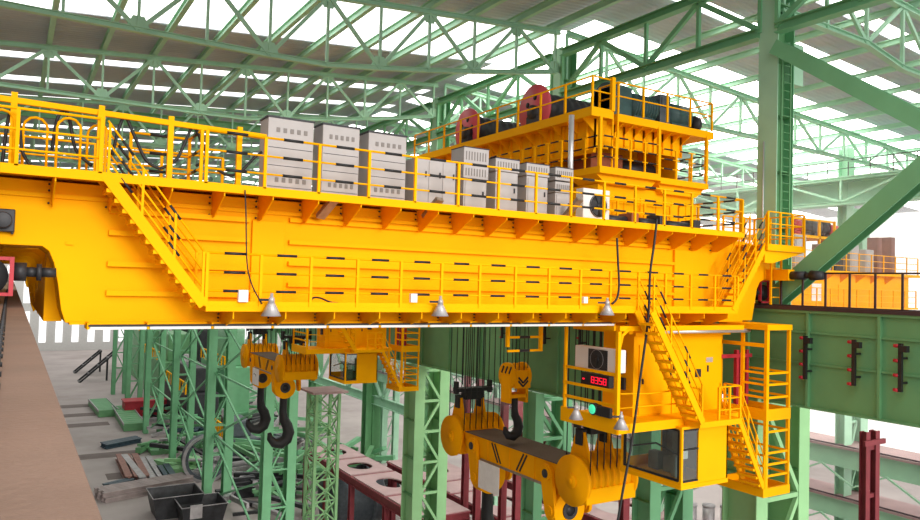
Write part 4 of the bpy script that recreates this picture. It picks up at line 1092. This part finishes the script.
for z in (20.9, 16, 11): MB().box((35.1, 19.6, z - .12), (36.9, 19.72, z + .12)).build('cross_arm', MAR, rc)
for z in (20.6, 18.3, 15.7, 13.4): MB().box((35.6, 19.8, z - .1), (36.4, 20, z + .1)).build('tie', MAR, rc)

# lattice mast and cross bracing left of the hooks
ms = thing('lattice_mast', 'pale green square lattice mast with small top platform beside the far cabin', 'mast', (19.6, 50, 0))
for dx in (-.85, .85):
    for dy in (-.85, .85): MB().bar((19.6 + dx, 50 + dy, 0), (19.6 + dx, 50 + dy, 20), .2).build('corner_post', LGR, ms)
lc = MB()
for k in range(13):
    z = .4 + 1.5 * k
    for (ax_, ay), (bx_, by) in (((-.85, -.85), (.85, -.85)), ((.85, -.85), (.85, .85)), ((.85, .85), (-.85, .85)), ((-.85, .85), (-.85, -.85))):
        lc.bar((19.6 + ax_, 50 + ay, z), (19.6 + bx_, 50 + by, z + 1.5), .09).bar((19.6 + bx_, 50 + by, z), (19.6 + ax_, 50 + ay, z + 1.5), .09).bar((19.6 + ax_, 50 + ay, z), (19.6 + bx_, 50 + by, z), .09)
lc.build('lacing', LGR, ms)
MB().box((18.3, 48.6, 20), (20.9, 51.4, 20.15)).build('top_platform', PNK, ms)
for k, (ya, yb) in enumerate(((70, 92.6), (94, 114.4), (116, 139))):
    t = thing('cross_brace', 'green crossed bracing between far columns, ' + ['left of the black hooks', 'behind the pipes', 'farthest back'][k], 'brace', (22, (ya + yb) / 2, 0), 'bracing between far columns')
    n = 3
    for j in range(n):
        z0, z1 = 1 + 7.6 * j, 8.6 + 7.6 * j
        MB().bar((22.1, ya, z0), (22.1, yb, z1), .2).build('diagonal', MGR, t)
        MB().bar((22.3, yb, z0), (22.3, ya, z1), .2).build('diagonal', MGR, t)
        MB().bar((22.2, ya, z1), (22.2, yb, z1), .2).build('strut', MGR, t)

# far columns and steel seen beyond the right row
for k, (x, y, wd) in enumerate(((50, 106, 3.4), (50, 132, 2.2), (50, 160, 2.2), (50, 190, 2.2), (50, 88, 2.4))):
    t = thing('far_column', ['wide green column standing behind the maroon platform, under the far cabin', 'green column of the far row, seen left of the far cabin', 'green column of the far row behind the lattice mast', 'thin green column of the far row behind the hooks', 'green column of the far row beside the pale laced column'][k], 'column', (x, y, 0), 'columns of the far row')
    MB().hbeam((x, y, 0), (x, y, 34), wd, 1.6, up=(0, 1, 0), t=.1).box((x - wd * .2, y - 1.2, 0), (x - wd * .1, y - .8, 34)).build('shaft', DGR, t)
t = thing('far_girder', 'green girder crossing low in the far bay behind the hooks', 'girder', (50, 120, 16))
for z in (17, 9.5): MB().hbeam((49.5, 70, z), (49.5, 210, z), .6, 1.4, t=.1).build('beam', GRN, t)
for k in range(10):
    y = 76 + 13 * k
    MB().bar((49.4, y, 10), (49.4, y + 6.5, 16.6), .4).build('diagonal', GRN, t); MB().bar((49.4, y + 13, 10), (49.4, y + 6.5, 16.6), .4).build('diagonal', GRN, t)

for k, (x, y, sx_, sy_, sz_, m, l) in enumerate(((31, 150, 6, 22, 11, DRK, 'dark machine block on the far floor behind the slim columns'), (33, 182, 8, 24, 15, DGR, 'dark green machine block on the far floor, beyond the dark one'), (36, 226, 12, 30, 22, DGR, 'tall dark green machine block at the far end of the floor'), (31, 118, 5, 12, 6, BGR, 'low blue grey machine block with yellow railing behind the crossed bracing'), (44, 205, 6, 30, 26, DRK, 'tall dark furnace block far behind the slim columns'), (38, 152, 5, 20, 18, MGR, 'tall green machine tower behind the laced columns'))):
    t = thing('machine_block', l, 'machine', (x, y, 0), 'machines on the far floor')
    MB().box((x - sx_ / 2, y - sy_ / 2, 0), (x + sx_ / 2, y + sy_ / 2, sz_ * .6)).build('base', m, t, bevel=.2)
    MB().box((x - sx_ * .3, y - sy_ * .4, sz_ * .6), (x + sx_ * .35, y + sy_ * .1, sz_)).build('upper_casing', m, t, bevel=.2)
    MB().tube((x, y + sy_ * .3, sz_ * .6), (x, y + sy_ * .3, sz_ * 1.1), sx_ * .16, 16).build('stack', TIN, t)
    rl_ = MB(); [rl_.bar((x - sx_ / 2, y - sy_ / 2 + j * sy_ / 8, sz_ * .6), (x - sx_ / 2, y - sy_ / 2 + j * sy_ / 8, sz_ * .6 + 2), .25) for j in range(9)]
    rl_.bar((x - sx_ / 2, y - sy_ / 2, sz_ * .6 + 2), (x - sx_ / 2, y + sy_ / 2, sz_ * .6 + 2), .25).build('railing', YEL, t)

# ================================================================== THINGS ON THE FLOOR
def beam_stack(name, label, p, q, n, w, m, layers=1, cat='steel sections', group=None):
    """each section is its own object"""
    p = Vector(p); q = Vector(q); d = (q - p); sd = Vector((-d.y, d.x, 0)).normalized(); words_ = ['outermost', 'second', 'third', 'fourth', 'fifth', 'sixth', 'seventh', 'innermost']
    for l in range(layers):
        for k in range(n - l):
            o = sd * (w * 1.12 * (k + l * .5)) + Z * (w * .5 + l * w)
            j = d.normalized() * random.uniform(-.35, .35)
            single(MB().hbeam(p + o + j, q + o + j, w * .9, w * .95, t=w * .16), name, m, label % (words_[k] + (' of the upper layer' if l else '')), cat, p + o, group)


def fp(px, py, z=0): p = at(px, py, 2, z); return (p.x, p.y, 0)


beam_stack('long_steel_beam', 'long brown steel beam in the front stack on the floor, %s', fp(106, 503), fp(196, 486), 6, .62, SEC, 2, 'beam', 'long beams in the front stack')
beam_stack('dark_steel_pipe', 'dark blue steel bar lying on the floor behind the stacks, %s', fp(107, 449), fp(142, 442), 3, .8, DBL, 1, 'bar', 'dark blue bars on the floor')
beam_stack('grey_channel', 'grey steel channel in the stack behind the long beams, %s', fp(124, 461), fp(143, 485), 1, 1.0, TIN, 1, 'channel', 'grey channels')
beam_stack('brown_channel', 'brown steel channel lying between grey ones behind the long beams, %s', fp(146, 482), fp(134, 459), 3, .95, RUST, 1, 'channel', 'brown channels')
beam_stack('grey_channel', 'grey steel channel right of the brown ones, by the column foot, %s', fp(161, 483), fp(148, 462), 2, .9, TIN, 1, 'channel', 'grey channels')
beam_stack('bluish_channel', 'bluish grey channel at the right end of the stack, %s', fp(173, 481), fp(166, 470), 2, .9, DBL, 1, 'channel', 'bluish channels')
beam_stack('short_bar', 'short dark bar on top beside the front stack of long beams, %s', fp(108, 490), fp(132, 484), 2, .7, DBL, 1, 'bar', 'short bars')
for k, (px, py, s) in enumerate(((174, 513, 1), (200, 521, .9))):
    p = Vector(fp(px, py)); w_, d_, h_ = 5.6 * s, 5.0 * s, 2.6 * s
    t = thing('steel_skip', ['black open steel skip on the floor below the stacked beams', 'smaller black open skip with grey flap at the bottom edge, beside the column'][k], 'skip', p)
    m = MB()
    for a, b in (((-1, -1), (1, -1)), ((1, -1), (1, 1)), ((1, 1), (-1, 1)), ((-1, 1), (-1, -1))):
        m.add([p + Vector((x * w_ / 2 * f, y * d_ / 2 * f, z)) for (x, y), z, f in ((a, 0, .8), (b, 0, .8), (b, h_, 1), (a, h_, 1), (a, h_, .95), (b, h_, .95), (b, .1, .76), (a, .1, .76))], [(0, 1, 2, 3), (3, 2, 5, 4), (4, 5, 6, 7)])
    m.box(p + Vector((-w_ * .4, -d_ * .4, 0)), p + Vector((w_ * .4, d_ * .4, .1))); m.build('shell', DRK, t)
    MB().path([p + Vector((x * w_ / 2, y * d_ / 2, h_)) for x, y in ((-1, -1), (1, -1), (1, 1), (-1, 1))], .055, 6, closed=True).build('rim', TIN, t)
    if k: MB().box(p + Vector((-1.6, -d_ / 2 - .05, h_ - 1.3)), p + Vector((-.3, -d_ / 2 + .1, h_ + .2))).build('flap', TIN, t)
p = Vector(fp(205, 480)); c = p + Vector((0, 0, 3.1))
t = thing('ring_casting', 'big blue grey ring standing upright on the floor beside the laced column', 'ring', p)
MB().ring((c.x, c.z), 1, 2.5, 3.1, c.y - .9, c.y + .9, 36).build('rim', BGR, t)
MB().ring((c.x, c.z), 1, 2.9, 3.3, c.y - 1.0, c.y - .8, 36).build('front_flange', TIN, t)
p = Vector(at(352, 497, 2, 3.4)); t = thing('ladle_drum', 'large blue grey drum lying under the maroon platform', 'drum', (p.x, p.y, 0))
MB().path([(p.x - 3, p.y, 3.4), (p.x - 2.7, p.y, 3.4), (p.x + 2.6, p.y, 3.4), (p.x + 2.9, p.y, 3.4)], [3.0, 3.3, 3.3, 3.0], 32).build('shell', BGR, t)
MB().path([(p.x + 1.2, p.y, 3.4), (p.x + 1.6, p.y, 3.4)], 3.5, 32).build('band', BGR, t)
for k, (a, b, l) in enumerate((((97, 405), (108, 417), 'green ribbed conveyor cover on the floor, left one'), ((121, 412), (134, 431), 'green ribbed conveyor cover on the floor, right one'))):
    a_, b_ = Vector(fp(*a)), Vector(fp(*b)); d = (b_ - a_).normalized(); sd = Vector((-d.y, d.x, 0)); t = thing('conveyor_cover', l, 'cover', (a_ + b_) / 2, 'green covers on the floor')
    MB().bar(a_ + Z * .7, b_ + Z * .7, 3.4, 1.3).build('body', DGR, t)
    n = 10
    for j in range(n): q = a_.lerp(b_, (j + .5) / n) + Z * 1.37; MB().bar(q - sd * 1.6, q + sd * 1.6, .25, .12).build('rib', MGR, t)
    for s in (-1, 1): MB().bar(a_ + sd * 1.75 * s + Z * 1.3, b_ + sd * 1.75 * s + Z * 1.3, .15, .4).build('edge', TIN, t)
for k, (px, py, l) in enumerate(((96, 381, 'nearest'), (103, 374, 'rightmost'), (90, 372, 'farthest'))):
    p = Vector(fp(px, py)); t = thing('leaning_rack', 'dark leaning steel rack on the far floor left of the columns, ' + l, 'rack', p, 'dark racks on the far floor')
    for s in (-2, 2): MB().bar(p + Vector((-4, s, 0)), p + Vector((2.5, s, 6)), .45).build('rail', DRK, t)
    for j in range(4): q = p + Vector((-4 + 6.5 * j / 3, 0, 6 * j / 3)); MB().bar(q + Vector((0, -2, 0)), q + Vector((0, 2, 0)), .4).build('rung', DRK, t)
    MB().bar(p + Vector((2.5, 0, 0)), p + Vector((2.5, 0, 6)), .45).build('prop', DRK, t)
p = Vector(fp(150, 414)); single(MB().box(p + Vector((-5, -2, 0)), p + Vector((6, 2, 3))).box(p + Vector((-5.2, -2.2, 2.8)), p + Vector((6.2, 2.2, 3.1))), 'red_bin', DRD, 'red steel bin on the floor behind the laced columns', 'bin', p, None, .1)
for k, (px, py, s, m, l) in enumerate(((185, 447, 1, DGR, 'dark green scrap bundle on the floor between the laced columns'), (200, 437, 1.2, DBL, 'dark blue scrap bundle behind the wide laced column'), (182, 470, .9, LGR, 'light green netting heap at the foot of the laced column'), (163, 452, .8, DGR, 'low dark green net heap behind the channels'), (232, 470, 1.4, TIN, 'grey heap of sections right of the wide laced column'), (255, 452, 1.6, BGR, 'blue grey machine block behind the crossed bracing'), (205, 420, 1.6, MAR, 'maroon steel block far behind the laced columns'), (192, 412, 1.4, DRK, 'dark steel block far behind the laced columns'), (250, 492, 1.2, DRK, 'dark steel block at the foot of the crossed bracing'))):
    p = Vector(fp(px, py)); mb = MB(); rnd = random.Random(k)
    for j in range(9):
        a = rnd.uniform(0, math.pi); c_ = p + Vector((rnd.uniform(-3, 3) * s, rnd.uniform(-3, 3) * s, rnd.uniform(.3, 1.6) * s)); d = Vector((math.cos(a), math.sin(a), rnd.uniform(-.1, .1))) * rnd.uniform(1.5, 3.4) * s
        mb.bar(c_ - d, c_ + d, rnd.uniform(.3, 1.1), rnd.uniform(.2, .9))
    mb.box(p + Vector((-2.5 * s, -2 * s, 0)), p + Vector((2.5 * s, 2 * s, .8 * s)))
    single(mb, 'scrap_heap', m, l, 'scrap heap', p, 'scrap on the floor')
for k, (px, py) in enumerate(((693, 500), (704, 505), (714, 500))):
    p = Vector(at(px, py, 2, 8)); p = Vector((48.6 + 1.1 * k, 41.5 - .9 * k, 8))
    single(MB().path([p + Vector((0, 0, .0)), p + Vector((0, 0, 2.4))], .48, 16).path([p + Vector((0, 0, 2.3)), p + Vector((0, 0, 2.45))], .53, 16), 'tin_drum', TIN, 'grey tin cylinder on the platform under the cab, ' + ['left of three', 'middle of three', 'right of three'][k], 'cylinder', p, 'tin cylinders under the cab')

# ================================================================== HAZE in the hall
hm = bpy.data.materials.new('hall_haze'); hm.use_nodes = True; hn = hm.node_tree; hn.nodes.clear()
hv = hn.nodes.new('ShaderNodeVolumeScatter'); ho = hn.nodes.new('ShaderNodeOutputMaterial')
hv.inputs['Color'].default_value = (1, .98, .95, 1); hv.inputs['Density'].default_value = .006; hv.inputs['Anisotropy'].default_value = .2
hn.links.new(hv.outputs[0], ho.inputs['Volume'])
hz_ = MB().box((27, 20, 19), (90, 130, 36)).build('haze', hm)
tag(hz_, 'thin bright haze hanging in the next bay at the right', 'haze', None, 'stuff')

# tangle of steel far behind the columns
for nm, lab_, mm_, rg, n, sd_ in (('steel_tangle', 'tangled green steel members piled far behind the laced columns', [MGR, DGR], (27, 47, 86, 175), 170, 3), ('scrap_tangle', 'dark loose scrap strewn on the floor behind the laced columns', [DRK, TIN], (24, 46, 84, 170), 130, 5)):
    rnd = random.Random(sd_); m = MB()
    for k in range(n):
        c = Vector((rnd.uniform(*rg[:2]), rnd.uniform(*rg[2:]), rnd.uniform(.3, 3.8 if sd_ == 3 else 1.8)))
        d = Vector((rnd.uniform(-1, 1), rnd.uniform(-1, 1), rnd.uniform(-.12, .12) if sd_ == 3 else rnd.uniform(-.1, .1))).normalized() * rnd.uniform(1.5, 5)
        c.z = max(c.z, abs(d.z) + .3); m.bar(c - d, c + d, rnd.uniform(.25, .8), rnd.uniform(.25, .7), rnd.choice((0, 1)))
    tag(m.build(nm, mm_), lab_, 'scrap', None, 'stuff')

# ================================================================== LIGHT
wd = bpy.data.worlds.new('World'); SC.world = wd; wd.use_nodes = True
nt = wd.node_tree; bg = nt.nodes['Background']
bg.inputs[0].default_value = (1, .975, .94, 1); bg.inputs[1].default_value = 1.25
sd = bpy.data.lights.new('sun', 'SUN'); sd.energy = 2.5; sd.angle = rad(22); sd.color = (1, .96, .9)
so = bpy.data.objects.new('sun', sd); COL.objects.link(so)
so.rotation_euler = Vector((-.06, .95, -.27)).to_track_quat('-Z', 'Y').to_euler()

SC.view_settings.view_transform = 'Standard'; SC.view_settings.look = 'None'
SC.view_settings.exposure = 0.0; SC.view_settings.gamma = 1; SC.view_settings.use_curve_mapping = False
SC.cycles.use_denoising = True
SC.cycles.max_bounces = 7; SC.cycles.volume_bounces = 1; SC.cycles.diffuse_bounces = 4; SC.cycles.glossy_bounces = 3; SC.cycles.transparent_max_bounces = 12
SC.cycles.sample_clamp_indirect = 4.0
